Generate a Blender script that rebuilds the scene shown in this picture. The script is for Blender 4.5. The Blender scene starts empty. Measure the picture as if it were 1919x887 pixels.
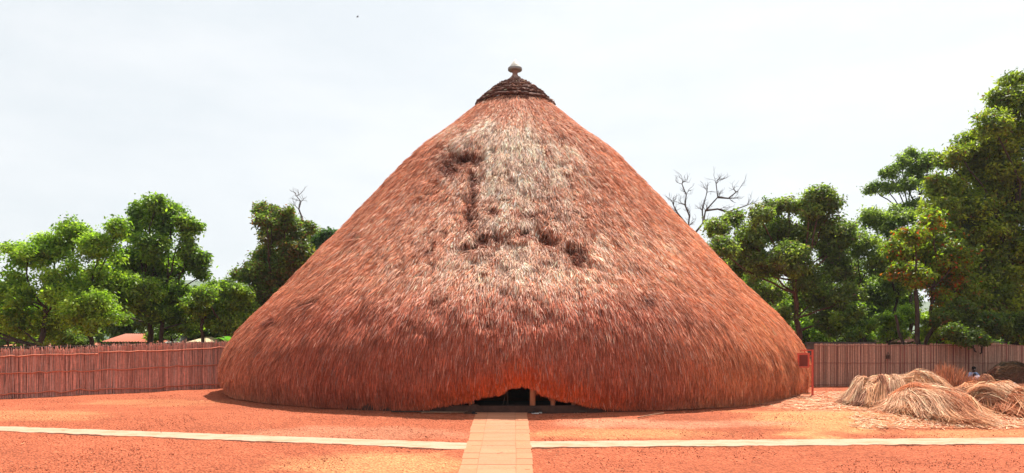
import bpy, math
import numpy as np
from mathutils import Vector

sc = bpy.context.scene
C = sc.collection
PI = math.pi
rad = math.radians

# ------------------------------------------------------------------ camera
F, CX0, YH, EYE = 1386.0, 959.5, 646.0, 2.42       # focal length, centre, horizon row (in photo pixels), eye height
cam_d = bpy.data.cameras.new("camera")
cam = bpy.data.objects.new("camera", cam_d)
C.objects.link(cam)
cam.location = (0, 0, EYE)
cam.rotation_euler = (PI / 2, 0, 0)
cam_d.sensor_width = 36.0
cam_d.lens = 36.0 * F / 1919.0
cam_d.shift_y = (YH - 443.5) / 1919.0
cam_d.clip_start, cam_d.clip_end = 0.1, 8000
sc.camera = cam

# ------------------------------------------------------------------ light
SUN_E, SUN_A = 61.0, 27.0        # elevation, azimuth from +Y towards +X
w = bpy.data.worlds.new("World")
sc.world = w
w.use_nodes = True
nt = w.node_tree
nt.nodes.clear()
N = lambda t: nt.nodes.new(t)
out, bg, sky = N('ShaderNodeOutputWorld'), N('ShaderNodeBackground'), N('ShaderNodeTexSky')
sky.sky_type = 'NISHITA'
sky.sun_disc = False
sky.sun_elevation = rad(SUN_E)
sky.sun_rotation = rad(SUN_A)
sky.air_density, sky.dust_density, sky.ozone_density = 1.0, 4.0, 1.0
hs = N('ShaderNodeHueSaturation')
hs.inputs['Saturation'].default_value = 0.35
tc, mp, nz, cr = N('ShaderNodeTexCoord'), N('ShaderNodeMapping'), N('ShaderNodeTexNoise'), N('ShaderNodeValToRGB')
mp.inputs['Scale'].default_value = (2.0, 2.0, 7.0)
nz.inputs['Scale'].default_value = 1.6
nz.inputs['Detail'].default_value = 7
nz.inputs['Roughness'].default_value = 0.6
cr.color_ramp.elements[0].position, cr.color_ramp.elements[1].position = 0.35, 0.72
cr.color_ramp.elements[0].color = (3.95, 4.25, 4.45, 1)
cr.color_ramp.elements[1].color = (4.65, 4.80, 4.90, 1)
mx = N('ShaderNodeMixRGB')
mx.inputs[0].default_value = 0.82
L = nt.links.new
L(sky.outputs[0], hs.inputs['Color'])
L(tc.outputs['Generated'], mp.inputs['Vector'])
L(mp.outputs[0], nz.inputs['Vector'])
L(nz.outputs['Fac'], cr.inputs[0])
L(hs.outputs[0], mx.inputs[1])
L(cr.outputs[0], mx.inputs[2])
L(mx.outputs[0], bg.inputs['Color'])
bg.inputs['Strength'].default_value = 0.1
L(bg.outputs[0], out.inputs[0])

sd = bpy.data.lights.new("sun", 'SUN')
sun = bpy.data.objects.new("sun", sd)
C.objects.link(sun)
sd.energy, sd.angle, sd.color = 5.0, rad(0.53), (1.0, 0.95, 0.86)
sv = Vector((math.cos(rad(SUN_E)) * math.sin(rad(SUN_A)), math.cos(rad(SUN_E)) * math.cos(rad(SUN_A)), math.sin(rad(SUN_E))))
sun.rotation_euler = sv.to_track_quat('Z', 'Y').to_euler()
sun.location = (20, 30, 40)

sc.render.engine = 'CYCLES'
sc.cycles.max_bounces = 6
sc.cycles.transparent_max_bounces = 8
sc.cycles.use_denoising = True
vs = sc.view_settings
vs.view_transform = 'Standard'
vs.look = 'None'
vs.exposure, vs.gamma = 1.0, 1.0
vs.use_curve_mapping = False

# ------------------------------------------------------------------ helpers
def rng(seed): return np.random.default_rng(seed)

def hash2(i, j, s):
    h = (i.astype(np.int64) * 374761393 + j.astype(np.int64) * 668265263 + s * 974711) & 0xFFFFFFFF
    h = ((h ^ (h >> 13)) * 1274126177) & 0xFFFFFFFF
    h = h ^ (h >> 16)
    return (h & 0xFFFFFF) / float(0xFFFFFF)

def vnoise(u, v, s=0):
    """value noise, -1..1"""
    i, j = np.floor(u), np.floor(v)
    a, b = u - i, v - j
    a, b = a * a * (3 - 2 * a), b * b * (3 - 2 * b)
    n00, n10 = hash2(i, j, s), hash2(i + 1, j, s)
    n01, n11 = hash2(i, j + 1, s), hash2(i + 1, j + 1, s)
    return 2 * ((n00 * (1 - a) + n10 * a) * (1 - b) + (n01 * (1 - a) + n11 * a) * b) - 1

def sstep(x, a, b):
    t = np.clip((x - a) / (b - a), 0, 1)
    return t * t * (3 - 2 * t)

def mesh_obj(name, verts, faces, mat, parent=None, cols=None, smooth=False):
    """faces: (n,4) or (n,3) int array, or a list of tuples"""
    me = bpy.data.meshes.new(name)
    verts = np.asarray(verts, dtype=np.float32)
    if isinstance(faces, np.ndarray):
        k = faces.shape[1]
        me.vertices.add(len(verts))
        me.vertices.foreach_set("co", verts.ravel())
        me.loops.add(faces.size)
        me.loops.foreach_set("vertex_index", faces.astype(np.int32).ravel())
        me.polygons.add(len(faces))
        me.polygons.foreach_set("loop_start", np.arange(0, faces.size, k, dtype=np.int32))
        me.update(calc_edges=True)
    else:
        me.from_pydata(verts.tolist(), [], faces)
        me.update()
    if cols is not None:
        at = me.color_attributes.new("tint", 'FLOAT_COLOR', 'POINT')
        c4 = np.ones((len(verts), 4), np.float32)
        c4[:, :3] = cols
        at.data.foreach_set("color", c4.ravel())
    if smooth:
        me.polygons.foreach_set("use_smooth", np.ones(len(me.polygons), bool))
    me.materials.append(mat)
    o = bpy.data.objects.new(name, me)
    C.objects.link(o)
    if parent is not None:
        o.parent = parent
        o.matrix_parent_inverse = parent.matrix_world.inverted() if False else o.matrix_parent_inverse
    return o

def tag(o, label, cat, group=None):
    o['label'], o['category'] = label, cat
    if group: o['group'] = group
    return o

def thing(name, label, cat, loc=(0, 0, 0), group=None):
    o = bpy.data.objects.new(name, None)
    C.objects.link(o)
    o.empty_display_size = 0.2
    o.location = loc
    return tag(o, label, cat, group)

class MB:
    """collects pieces in LOCAL coordinates and links them as one mesh object"""
    def __init__(self): self.v, self.f, self.c, self.n = [], [], [], 0
    def add(self, v, f, col=None):
        v = np.asarray(v, float)
        self.v.append(v)
        self.f += [tuple(int(i) + self.n for i in q) for q in f]
        self.c.append(np.tile(np.asarray(col if col is not None else (1, 1, 1), float), (len(v), 1)))
        self.n += len(v)
    def box(self, lo, hi, rz=0, col=None, about=None):
        x0, y0, z0 = lo; x1, y1, z1 = hi
        v = np.array([(x0, y0, z0), (x1, y0, z0), (x1, y1, z0), (x0, y1, z0), (x0, y0, z1), (x1, y0, z1), (x1, y1, z1), (x0, y1, z1)], float)
        if rz:
            c, s = math.cos(rz), math.sin(rz)
            a = np.array(about if about is not None else (0, 0, 0), float)
            d = v - a
            v = np.c_[d[:, 0] * c - d[:, 1] * s, d[:, 0] * s + d[:, 1] * c, d[:, 2]] + a
        self.add(v, [(3, 2, 1, 0), (4, 5, 6, 7), (0, 1, 5, 4), (1, 2, 6, 5), (2, 3, 7, 6), (3, 0, 4, 7)], col)
    def tube(self, pts, radii, n=8, col=None, cap=True):
        pts = np.asarray(pts, float)
        radii = np.broadcast_to(np.asarray(radii, float), (len(pts),))
        V = []
        ref = np.array((0.31, 0.22, 0.92))
        for i in range(len(pts)):
            d = pts[min(i + 1, len(pts) - 1)] - pts[max(i - 1, 0)]
            d /= np.linalg.norm(d) + 1e-9
            a = np.cross(d, ref)
            if np.linalg.norm(a) < 0.15: a = np.cross(d, (1, 0, 0.1))
            a /= np.linalg.norm(a)
            b = np.cross(d, a)
            t = np.arange(n) * 2 * PI / n
            V.append(pts[i] + radii[i] * (np.cos(t)[:, None] * a + np.sin(t)[:, None] * b))
        V = np.concatenate(V)
        Fc = []
        for i in range(len(pts) - 1):
            for k in range(n):
                k2 = (k + 1) % n
                Fc.append((i * n + k, i * n + k2, (i + 1) * n + k2, (i + 1) * n + k))
        if cap:
            Fc.append(tuple(range(n - 1, -1, -1)))
            Fc.append(tuple((len(pts) - 1) * n + k for k in range(n)))
        self.add(V, Fc, col)
    def lathe(self, prof, n=28, col=None, centre=(0, 0)):
        t = np.arange(n) * 2 * PI / n
        V = np.concatenate([np.c_[centre[0] + r * np.cos(t), centre[1] + r * np.sin(t), np.full(n, z)] for r, z in prof])
        Fc = [(i * n + k, i * n + (k + 1) % n, (i + 1) * n + (k + 1) % n, (i + 1) * n + k) for i in range(len(prof) - 1) for k in range(n)]
        Fc.append(tuple(range(n - 1, -1, -1)))
        Fc.append(tuple((len(prof) - 1) * n + k for k in range(n)))
        self.add(V, Fc, col)
    def build(self, name, mat, parent=None, smooth=False, tint=False):
        return mesh_obj(name, np.concatenate(self.v), self.f, mat, parent, np.concatenate(self.c) if tint else None, smooth)

def ribbons(P, W, cols):
    """P (n,k,3) centre lines, W (n,k,3) half-width vectors, cols (n,3) -> verts, quads, colours"""
    n, k, _ = P.shape
    V = np.stack([P - W, P + W], 2).reshape(n * k * 2, 3)
    b = (np.arange(n) * k * 2)[:, None] + (np.arange(k - 1) * 2)[None, :]
    Fq = np.stack([b, b + 1, b + 3, b + 2], -1).reshape(-1, 4)
    return V, Fq, np.repeat(cols, k * 2, 0)

# ---- materials
def new_mat(name):
    m = bpy.data.materials.new(name)
    m.use_nodes = True
    t = m.node_tree
    t.nodes.clear()
    o = t.nodes.new('ShaderNodeOutputMaterial')
    return m, t, o

def rough_mat(name, col, col2=None, scale=6.0, rough=0.85, bump=0.0, bscale=30.0, spec=0.2, tint=False, stretch=(1, 1, 1), metal=0.0):
    """noise-mottled principled material (object coordinates)"""
    m, t, o = new_mat(name)
    p = t.nodes.new('ShaderNodeBsdfPrincipled')
    p.inputs['Roughness'].default_value = rough
    p.inputs['Specular IOR Level'].default_value = spec
    p.inputs['Metallic'].default_value = metal
    tcn, mpn, n1, mxn = (t.nodes.new(x) for x in ('ShaderNodeTexCoord', 'ShaderNodeMapping', 'ShaderNodeTexNoise', 'ShaderNodeMixRGB'))
    mpn.inputs['Scale'].default_value = stretch
    n1.inputs['Scale'].default_value = scale
    n1.inputs['Detail'].default_value = 6
    t.links.new(tcn.outputs['Object'], mpn.inputs['Vector'])
    t.links.new(mpn.outputs[0], n1.inputs['Vector'])
    crn = t.nodes.new('ShaderNodeValToRGB')
    crn.color_ramp.elements[0].position, crn.color_ramp.elements[1].position = 0.3, 0.7
    t.links.new(n1.outputs['Fac'], crn.inputs[0])
    t.links.new(crn.outputs[0], mxn.inputs[0])
    mxn.inputs[1].default_value = (*col, 1)
    mxn.inputs[2].default_value = (*(col2 or tuple(c * 0.7 for c in col)), 1)
    last = mxn.outputs[0]
    if tint:
        at = t.nodes.new('ShaderNodeAttribute')
        at.attribute_name = 'tint'
        mm = t.nodes.new('ShaderNodeMixRGB')
        mm.blend_type = 'MULTIPLY'
        mm.inputs[0].default_value = 1
        t.links.new(last, mm.inputs[1])
        t.links.new(at.outputs['Color'], mm.inputs[2])
        last = mm.outputs[0]
    t.links.new(last, p.inputs['Base Color'])
    if bump:
        nb, bn = t.nodes.new('ShaderNodeTexNoise'), t.nodes.new('ShaderNodeBump')
        nb.inputs['Scale'].default_value = bscale
        nb.inputs['Detail'].default_value = 5
        t.links.new(mpn.outputs[0], nb.inputs['Vector'])
        bn.inputs['Strength'].default_value = bump
        bn.inputs['Distance'].default_value = 0.05
        t.links.new(nb.outputs['Fac'], bn.inputs['Height'])
        t.links.new(bn.outputs[0], p.inputs['Normal'])
    t.links.new(p.outputs[0], o.inputs[0])
    return m

def blade_mat(name, trans=0.3, rough=0.6, spec=0.25, tcol=(1, 1, 1)):
    """thin leaves and straws: colour from the per-blade tint, some light passing through"""
    m, t, o = new_mat(name)
    at = t.nodes.new('ShaderNodeAttribute')
    at.attribute_name = 'tint'
    tcn, n1, mr, mm = (t.nodes.new(x) for x in ('ShaderNodeTexCoord', 'ShaderNodeTexNoise', 'ShaderNodeMapRange', 'ShaderNodeVectorMath'))
    n1.inputs['Scale'].default_value = 9.0
    t.links.new(tcn.outputs['Object'], n1.inputs['Vector'])
    mr.inputs['To Min'].default_value, mr.inputs['To Max'].default_value = 0.7, 1.3
    t.links.new(n1.outputs['Fac'], mr.inputs['Value'])
    mm.operation = 'SCALE'
    t.links.new(at.outputs['Color'], mm.inputs[0])
    t.links.new(mr.outputs[0], mm.inputs['Scale'])
    p, tr, mxs = (t.nodes.new(x) for x in ('ShaderNodeBsdfPrincipled', 'ShaderNodeBsdfTranslucent', 'ShaderNodeMixShader'))
    p.inputs['Roughness'].default_value = rough
    p.inputs['Specular IOR Level'].default_value = spec
    mt = t.nodes.new('ShaderNodeMixRGB')
    mt.blend_type = 'MULTIPLY'
    mt.inputs[0].default_value = 1
    mt.inputs[2].default_value = (*tcol, 1)
    t.links.new(mm.outputs[0], p.inputs['Base Color'])
    t.links.new(mm.outputs[0], mt.inputs[1])
    t.links.new(mt.outputs[0], tr.inputs['Color'])
    mxs.inputs[0].default_value = trans
    t.links.new(p.outputs[0], mxs.inputs[1])
    t.links.new(tr.outputs[0], mxs.inputs[2])
    t.links.new(mxs.outputs[0], o.inputs[0])
    return m

M_straw = blade_mat('thatch_straw', 0.25, 0.7, 0.08)
M_reed = blade_mat('fence_reed', 0.0, 0.8, 0.1)
M_leaf = blade_mat('tree_leaf', 0.5, 0.5, 0.35, (1.5, 1.7, 0.7))
M_under = rough_mat('thatch_under', (0.20, 0.065, 0.035), (0.12, 0.035, 0.02), 4, bump=0.6, bscale=20, stretch=(3, 3, 1))
M_bark = rough_mat('bark', (0.085, 0.055, 0.04), (0.035, 0.024, 0.02), 5, bump=0.8, bscale=14, stretch=(2, 2, 0.6))
M_redbark = rough_mat('reddish_bark', (0.16, 0.075, 0.05), (0.07, 0.035, 0.028), 5, bump=0.8, bscale=14, stretch=(2, 2, 0.6))
M_deadbark = rough_mat('dead_bark', (0.12, 0.10, 0.095), (0.08, 0.066, 0.06), 5)

# ------------------------------------------------------------------ terrain
def gz(x, y):
    x, y = np.asarray(x, float), np.asarray(y, float)
    d = np.maximum(0, 26.0 - y)
    z = -0.083 * np.minimum(d, 11.0) * sstep(d, 0, 1.5)
    z = z + 0.22 * np.exp(-((x - 13.4) ** 2 + (y - 32.0) ** 2) / 9.0)
    return z

def px2w(px, py, Y):
    return np.array(((px - CX0) / F * Y, Y, EYE + (YH - py) / F * Y))

def gp(px, py):
    """where the sight line through a photo pixel meets the ground"""
    Y = 25.0
    for _ in range(60):
        z = float(gz((px - CX0) / F * Y, Y))
        Y = 0.5 * Y + 0.5 * min(80.0, (EYE - z) * F / (py - YH))
    return np.array(((px - CX0) / F * Y, Y, float(gz((px - CX0) / F * Y, Y))))

def project(P):
    return CX0 + F * P[..., 0] / P[..., 1], YH - F * (P[..., 2] - EYE) / P[..., 1]

# outer ground: one sheet to the horizon
M_field = rough_mat('field_soil', (0.10, 0.075, 0.035), (0.05, 0.07, 0.022), 0.35, bump=0.4, bscale=3)
go = mesh_obj('ground', [(-4000, -600, -1.1), (4000, -600, -1.1), (4000, 46, -1.1), (-4000, 46, -1.1),
                         (-4000, 50, -0.06), (4000, 50, -0.06), (4000, 5200, -0.06), (-4000, 5200, -0.06)],
              [(0, 1, 2, 3), (3, 2, 5, 4), (4, 5, 6, 7)], M_field)
go['kind'] = 'structure'

# courtyard: red laterite, zones of dust and gravel given as tints
def build_courtyard():
    xs = np.arange(-44, 44.01, 0.22)
    ys = np.concatenate([np.arange(-14, 12, 1.0), np.arange(12, 49.5, 0.16)])
    X, Y = np.meshgrid(xs, ys)
    Z = gz(X, Y) + 0.018 * vnoise(X * 0.8, Y * 0.8, 3) + 0.012 * vnoise(X * 2.3, Y * 2.3, 4)
    V = np.stack([X, Y, Z], -1).reshape(-1, 3)
    nx, ny = len(xs), len(ys)
    i = (np.arange(ny - 1)[:, None] * nx + np.arange(nx - 1)[None, :]).ravel()
    Fq = np.stack([i, i + 1, i + nx + 1, i + nx], -1)
    red = np.array((0.360, 0.096, 0.046)); dust = np.array((0.50, 0.205, 0.088)); pale = np.array((0.48, 0.190, 0.108)); tan = np.array((0.53, 0.235, 0.098))
    Yc = np.maximum(V[:, 1], 5.0)
    px = CX0 + F * V[:, 0] / Yc
    py = YH - F * (V[:, 2] - EYE) / Yc
    nn = vnoise(V[:, 0] * 0.35, V[:, 1] * 0.6, 9) * 0.5 + vnoise(V[:, 0] * 1.1, V[:, 1] * 1.7, 10) * 0.35 + vnoise(V[:, 0] * 3, V[:, 1] * 4, 11) * 0.2
    col = np.tile(red, (len(V), 1))
    def zone(cx, cy, sx, sy, c, amt):
        g = np.exp(-((px - cx) / sx) ** 2 - ((py - cy) / sy) ** 2)
        a = np.clip(sstep(g + 0.35 * nn, 0.35, 0.8) * amt, 0, 1)[:, None]
        col[:] = col * (1 - a) + c * a
    zone(680, 872, 260, 26, dust, 0.85)
    zone(1180, 813, 260, 12, dust, 0.8)
    zone(1560, 790, 230, 34, tan, 0.9)
    zone(1820, 812, 200, 12, dust, 0.8)
    zone(1280, 795, 300, 12, pale, 0.9)
    zone(1520, 755, 120, 20, pale, 0.8)
    zone(60, 780, 200, 14, dust, 0.6)
    zone(300, 755, 160, 10, dust, 0.4)
    zone(650, 812, 300, 16, pale * 0.85, 0.7)
    col *= (1 + 0.20 * nn)[:, None]
    m, t, o = new_mat('red_laterite')
    at, tcn = t.nodes.new('ShaderNodeAttribute'), t.nodes.new('ShaderNodeTexCoord')
    at.attribute_name = 'tint'
    n1, n2, vor = t.nodes.new('ShaderNodeTexNoise'), t.nodes.new('ShaderNodeTexNoise'), t.nodes.new('ShaderNodeTexVoronoi')
    n1.inputs['Scale'].default_value, n1.inputs['Detail'].default_value = 5.0, 8
    n1.inputs['Roughness'].default_value = 0.75
    n2.inputs['Scale'].default_value, n2.inputs['Detail'].default_value = 16.0, 4
    vor.inputs['Scale'].default_value = 14.0
    for n in (n1, n2, vor): t.links.new(tcn.outputs['Object'], n.inputs['Vector'])
    mr = t.nodes.new('ShaderNodeMapRange')
    mr.inputs['From Min'].default_value, mr.inputs['From Max'].default_value = 0.3, 0.7
    mr.inputs['To Min'].default_value, mr.inputs['To Max'].default_value = 0.68, 1.32
    t.links.new(n1.outputs['Fac'], mr.inputs['Value'])
    mr2 = t.nodes.new('ShaderNodeMapRange')
    mr2.inputs['From Min'].default_value, mr2.inputs['From Max'].default_value = 0.3, 0.7
    mr2.inputs['To Min'].default_value, mr2.inputs['To Max'].default_value = 0.68, 1.32
    t.links.new(n2.outputs['Fac'], mr2.inputs['Value'])
    mu = t.nodes.new('ShaderNodeMath'); mu.operation = 'MULTIPLY'
    t.links.new(mr.outputs[0], mu.inputs[0]); t.links.new(mr2.outputs[0], mu.inputs[1])
    sc_ = t.nodes.new('ShaderNodeVectorMath'); sc_.operation = 'SCALE'
    t.links.new(at.outputs['Color'], sc_.inputs[0]); t.links.new(mu.outputs[0], sc_.inputs['Scale'])
    p, bn = t.nodes.new('ShaderNodeBsdfPrincipled'), t.nodes.new('ShaderNodeBump')
    p.inputs['Roughness'].default_value = 0.95
    p.inputs['Specular IOR Level'].default_value = 0.1
    bn.inputs['Strength'].default_value = 0.8
    bn.inputs['Distance'].default_value = 0.09
    ad = t.nodes.new('ShaderNodeMath'); ad.operation = 'ADD'
    t.links.new(n2.outputs['Fac'], ad.inputs[0]); t.links.new(vor.outputs['Distance'], ad.inputs[1])
    t.links.new(ad.outputs[0], bn.inputs['Height'])
    t.links.new(bn.outputs[0], p.inputs['Normal'])
    t.links.new(sc_.outputs[0], p.inputs['Base Color'])
    t.links.new(p.outputs[0], o.inputs[0])
    g = mesh_obj('courtyard_ground', V, Fq, m, cols=col, smooth=True)
    g['kind'] = 'structure'
build_courtyard()

# gravel: small stones lying loose on the courtyard
def build_gravel():
    r = rng(5)
    n = 70000
    Y = 13.5 + 26 * r.random(n) ** 1.3
    X = (r.random(n) * 2 - 1) * (0.75 * Y)
    dens = 0.5 + 0.9 * vnoise(X * 0.45, Y * 0.6, 21) + 0.4 * vnoise(X * 1.5, Y * 1.6, 22)
    keep = (r.random(n) < np.clip(dens, 0.08, 1)) & (np.hypot(X - 0.17, Y - 41.6) > 15.2)
    keep &= ~((X > -1.6) & (X < 0.9))
    X, Y = X[keep], Y[keep]
    n = len(X)
    s = 0.008 + 0.016 * r.random(n) ** 3
    big = r.random(n) < 0.004
    s[big] *= 1.6
    o6 = np.array([(1, 0, 0), (0, 1, 0), (-1, 0, 0), (0, -1, 0), (0, 0, 0.8), (0, 0, -0.8)], float)
    V = np.stack([X, Y, gz(X, Y) + s * 0.35], -1)[:, None, :] + o6[None] * s[:, None, None] * (0.7 + 0.6 * r.random((n, 6, 1)))
    tri = np.array([(0, 1, 4), (1, 2, 4), (2, 3, 4), (3, 0, 4), (1, 0, 5), (2, 1, 5), (3, 2, 5), (0, 3, 5)])
    Fq = (np.arange(n) * 6)[:, None, None] + tri[None]
    pal = np.array([(0.30, 0.07, 0.03), (0.22, 0.05, 0.028), (0.40, 0.15, 0.08), (0.50, 0.26, 0.16), (0.20, 0.055, 0.03)])
    col = pal[r.choice(5, n, p=(0.38, 0.27, 0.2, 0.07, 0.08))] * (0.8 + 0.4 * r.random((n, 1)))
    g = mesh_obj('gravel', V.reshape(-1, 3), Fq.reshape(-1, 3), M_reed, cols=np.repeat(col, 6, 0))
    g['kind'] = 'stuff'
build_gravel()

# paved path and the two pale strips
def path_mat():
    m, t, o = new_mat('pale_paving')
    tcn = t.nodes.new('ShaderNodeTexCoord')
    n1, n2, n3 = (t.nodes.new('ShaderNodeTexNoise') for _ in range(3))
    n1.inputs['Scale'].default_value, n1.inputs['Detail'].default_value = 1.6, 8
    n2.inputs['Scale'].default_value, n2.inputs['Detail'].default_value = 14.0, 6
    mp_ = t.nodes.new('ShaderNodeMapping')
    mp_.inputs['Scale'].default_value = (1.0, 3.0, 1.0)
    t.links.new(tcn.outputs['Object'], mp_.inputs[0])
    for n in (n1, n2): t.links.new(mp_.outputs[0], n.inputs['Vector'])
    at = t.nodes.new('ShaderNodeAttribute'); at.attribute_name = 'tint'
    cr_ = t.nodes.new('ShaderNodeValToRGB')
    cr_.color_ramp.elements[0].position, cr_.color_ramp.elements[1].position = 0.48, 0.72
    cr_.color_ramp.elements[0].color, cr_.color_ramp.elements[1].color = (0, 0, 0, 1), (1, 1, 1, 1)
    t.links.new(n1.outputs['Fac'], cr_.inputs[0])
    mxn = t.nodes.new('ShaderNodeMixRGB')
    mxn.inputs[2].default_value = (0.40, 0.16, 0.075, 1)
    mu = t.nodes.new('ShaderNodeMath'); mu.operation = 'MULTIPLY'; mu.inputs[1].default_value = 0.7
    t.links.new(cr_.outputs[0], mu.inputs[0]); t.links.new(mu.outputs[0], mxn.inputs[0])
    t.links.new(at.outputs['Color'], mxn.inputs[1])
    mr = t.nodes.new('ShaderNodeMapRange')
    mr.inputs['From Min'].default_value, mr.inputs['From Max'].default_value = 0.3, 0.7
    mr.inputs['To Min'].default_value, mr.inputs['To Max'].default_value = 0.85, 1.12
    t.links.new(n2.outputs['Fac'], mr.inputs['Value'])
    s_ = t.nodes.new('ShaderNodeVectorMath'); s_.operation = 'SCALE'
    t.links.new(mxn.outputs[0], s_.inputs[0]); t.links.new(mr.outputs[0], s_.inputs['Scale'])
    p, bn = t.nodes.new('ShaderNodeBsdfPrincipled'), t.nodes.new('ShaderNodeBump')
    p.inputs['Roughness'].default_value = 0.9
    p.inputs['Specular IOR Level'].default_value = 0.15
    bn.inputs['Strength'].default_value, bn.inputs['Distance'].default_value = 0.5, 0.02
    t.links.new(n2.outputs['Fac'], bn.inputs['Height'])
    t.links.new(bn.outputs[0], p.inputs['Normal'])
    t.links.new(s_.outputs[0], p.inputs['Base Color'])
    t.links.new(p.outputs[0], o.inputs[0])
    return m
M_path = path_mat()

def build_path():
    """slabs with open joints, two border rows and a wide middle, laid over a darker bed"""
    r = rng(8)
    mb = MB()
    y1 = 26.75
    def edges(y):
        c = -0.385 + (y - 18) * 0.0015
        wd = 0.90 + 0.012 * math.sin(y * 1.7)
        return c - wd, c + wd
    y = 11.0
    while y < y1:
        h = 0.42 + 0.22 * r.random()
        ye = min(y + h, y1)
        a, b = edges(y)
        for u0, u1 in ((0, 0.235), (0.235, 0.77), (0.77, 1.0)):
            x0, x1 = a + (b - a) * u0 + 0.008, a + (b - a) * u1 - 0.008
            yo = (r.random() - 0.5) * 0.06 if u0 in (0, 0.77) else 0
            k = 0.94 + 0.12 * r.random()
            dz = 0.022 + 0.008 * r.random()
            ya, yb = y + 0.007 + yo, ye - 0.007 + yo
            za, zb = float(gz(0, ya)) + dz, float(gz(0, yb)) + dz
            jl, jr = (-0.03 * r.random() if u0 == 0 else 0), (0.035 * r.random() if u1 == 1 else 0)
            v = [(x0 + jl, ya, za), (x1 + jr, ya, za), (x1 + jr, yb, zb), (x0 + jl, yb, zb)]
            v += [(p[0], p[1], p[2] - 0.1) for p in v]
            mb.add(v, [(0, 1, 2, 3), (0, 4, 5, 1), (1, 5, 6, 2), (2, 6, 7, 3), (3, 7, 4, 0)],
                   (0.45 * k, 0.188 * k, 0.106 * k) if u1 < 1 and u0 > 0 else (0.44 * k, 0.176 * k, 0.095 * k))
        y = ye
    # bed showing in the joints
    ys = np.arange(11, 26.8, 0.5)
    V, Fc = [], []
    for k, yy in enumerate(ys):
        a, b = edges(yy)
        V += [(a + 0.02, yy, float(gz(0, yy)) + 0.016), (b - 0.02, yy, float(gz(0, yy)) + 0.016)]
        if k: Fc.append((2 * k - 2, 2 * k - 1, 2 * k + 1, 2 * k))
    mb.add(V, Fc, (0.32, 0.15, 0.08))
    mb.build('paved_path', M_path, tint=True)['kind'] = 'structure'
    # pale concrete strips left and right of the path
    r = rng(9)
    def strip(name, p0, p1, q0, q1, n):
        V, Fc, cs = [], [], []
        far = [gp(*p0), gp(*p1)]; near = [gp(*q0), gp(*q1)]
        for k in range(n + 1):
            t = k / n
            f_ = far[0] * (1 - t) + far[1] * t
            n_ = near[0] * (1 - t) + near[1] * t
            jf = 0.025 * float(vnoise(np.array(k * .13), np.array(1.), 7)) + 0.025 * float(vnoise(np.array(k * .57), np.array(2.), 7)); jn = 0.045 * float(vnoise(np.array(k * .17), np.array(5.), 8)) + 0.035 * float(vnoise(np.array(k * .61), np.array(6.), 8))
            for q, j in ((f_, jf), (n_, jn)):
                yy = q[1] + j
                V.append((q[0], yy, float(gz(q[0], yy)) + 0.024))
            if k:
                Fc.append((2 * k - 2, 2 * k, 2 * k + 1, 2 * k - 1))
        nb = len(V)
        V += [(a, b, c - 0.1) for a, b, c in V]
        for k in range(1, n + 1):
            Fc.append((2 * k - 1, 2 * k + 1, nb + 2 * k + 1, nb + 2 * k - 1))
            Fc.append((2 * k - 2, nb + 2 * k - 2, nb + 2 * k, 2 * k))
        m2 = MB()
        m2.add(V, Fc, (0.47, 0.275, 0.190))
        m2.build(name, M_path, tint=True)['kind'] = 'structure'
    strip('concrete_strip', (-420, 784), (884, 832), (-420, 792.5), (882, 844), 260)
    strip('concrete_strip', (988, 829), (2400, 818), (989, 840), (2400, 829.5), 260)
build_path()

# ------------------------------------------------------------------ the thatched tomb
TX, TY = 0.17, 41.6
zk = np.array([-0.5, 0, .5, 1, 1.5, 2.2, 3, 4, 5.5, 7, 9, 11, 13, 14.2, 15.2, 16, 16.6])
rk = np.array([14.9, 15.1, 15.25, 15.4, 15.3, 15.12, 14.56, 13.72, 12.22, 10.85, 8.99, 7.25, 5.37, 3.8, 2.72, 1.79, 1.1])
bz = np.array([0, 0.8, 1.5, 2.2, 3.0, 4.0, 5.5, 7.0, 9.0, 17])
bb = np.array([0.35, 0.42, 0.52, 0.66, 0.95, 0.80, 0.42, 0.18, 0, 0])
zt = np.linspace(-0.5, 17, 351)
ker = np.exp(-0.5 * (np.arange(-60, 61) * 0.05 / 0.75) ** 2); ker /= ker.sum()
bt = np.convolve(np.pad(np.interp(zt, bz, bb), 60, mode='edge'), ker, 'valid')
ker2 = np.exp(-0.5 * (np.arange(-60, 61) * 0.05 / 0.35) ** 2); ker2 /= ker2.sum()
rt0 = np.interp(zt, zk, rk)
rt = np.convolve(np.pad(rt0, 60, mode='reflect', reflect_type='odd'), ker2, 'valid')
ex = np.array([405, 450, 560, 690, 740, 790, 840, 880, 920, 945, 960, 978, 1000, 1020, 1050, 1090, 1130, 1180, 1270, 1400, 1520.])
ez = np.array([.10, .10, .10, .10, .22, .40, .58, .73, .86, 1.00, 1.15, 1.24, 1.12, .95, .78, .60, .44, .28, .16, .10, .10])
ephi = np.arcsin(np.clip(((ex - CX0) / F * 26.05 - TX) / 15.75, -0.9, 0.9))

def eave(phi):
    return np.interp(phi, ephi, ez) + 0.045 * vnoise(phi * 22, phi * 0, 30) + 0.05 * vnoise(phi * 55, phi * 0, 31)

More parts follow.
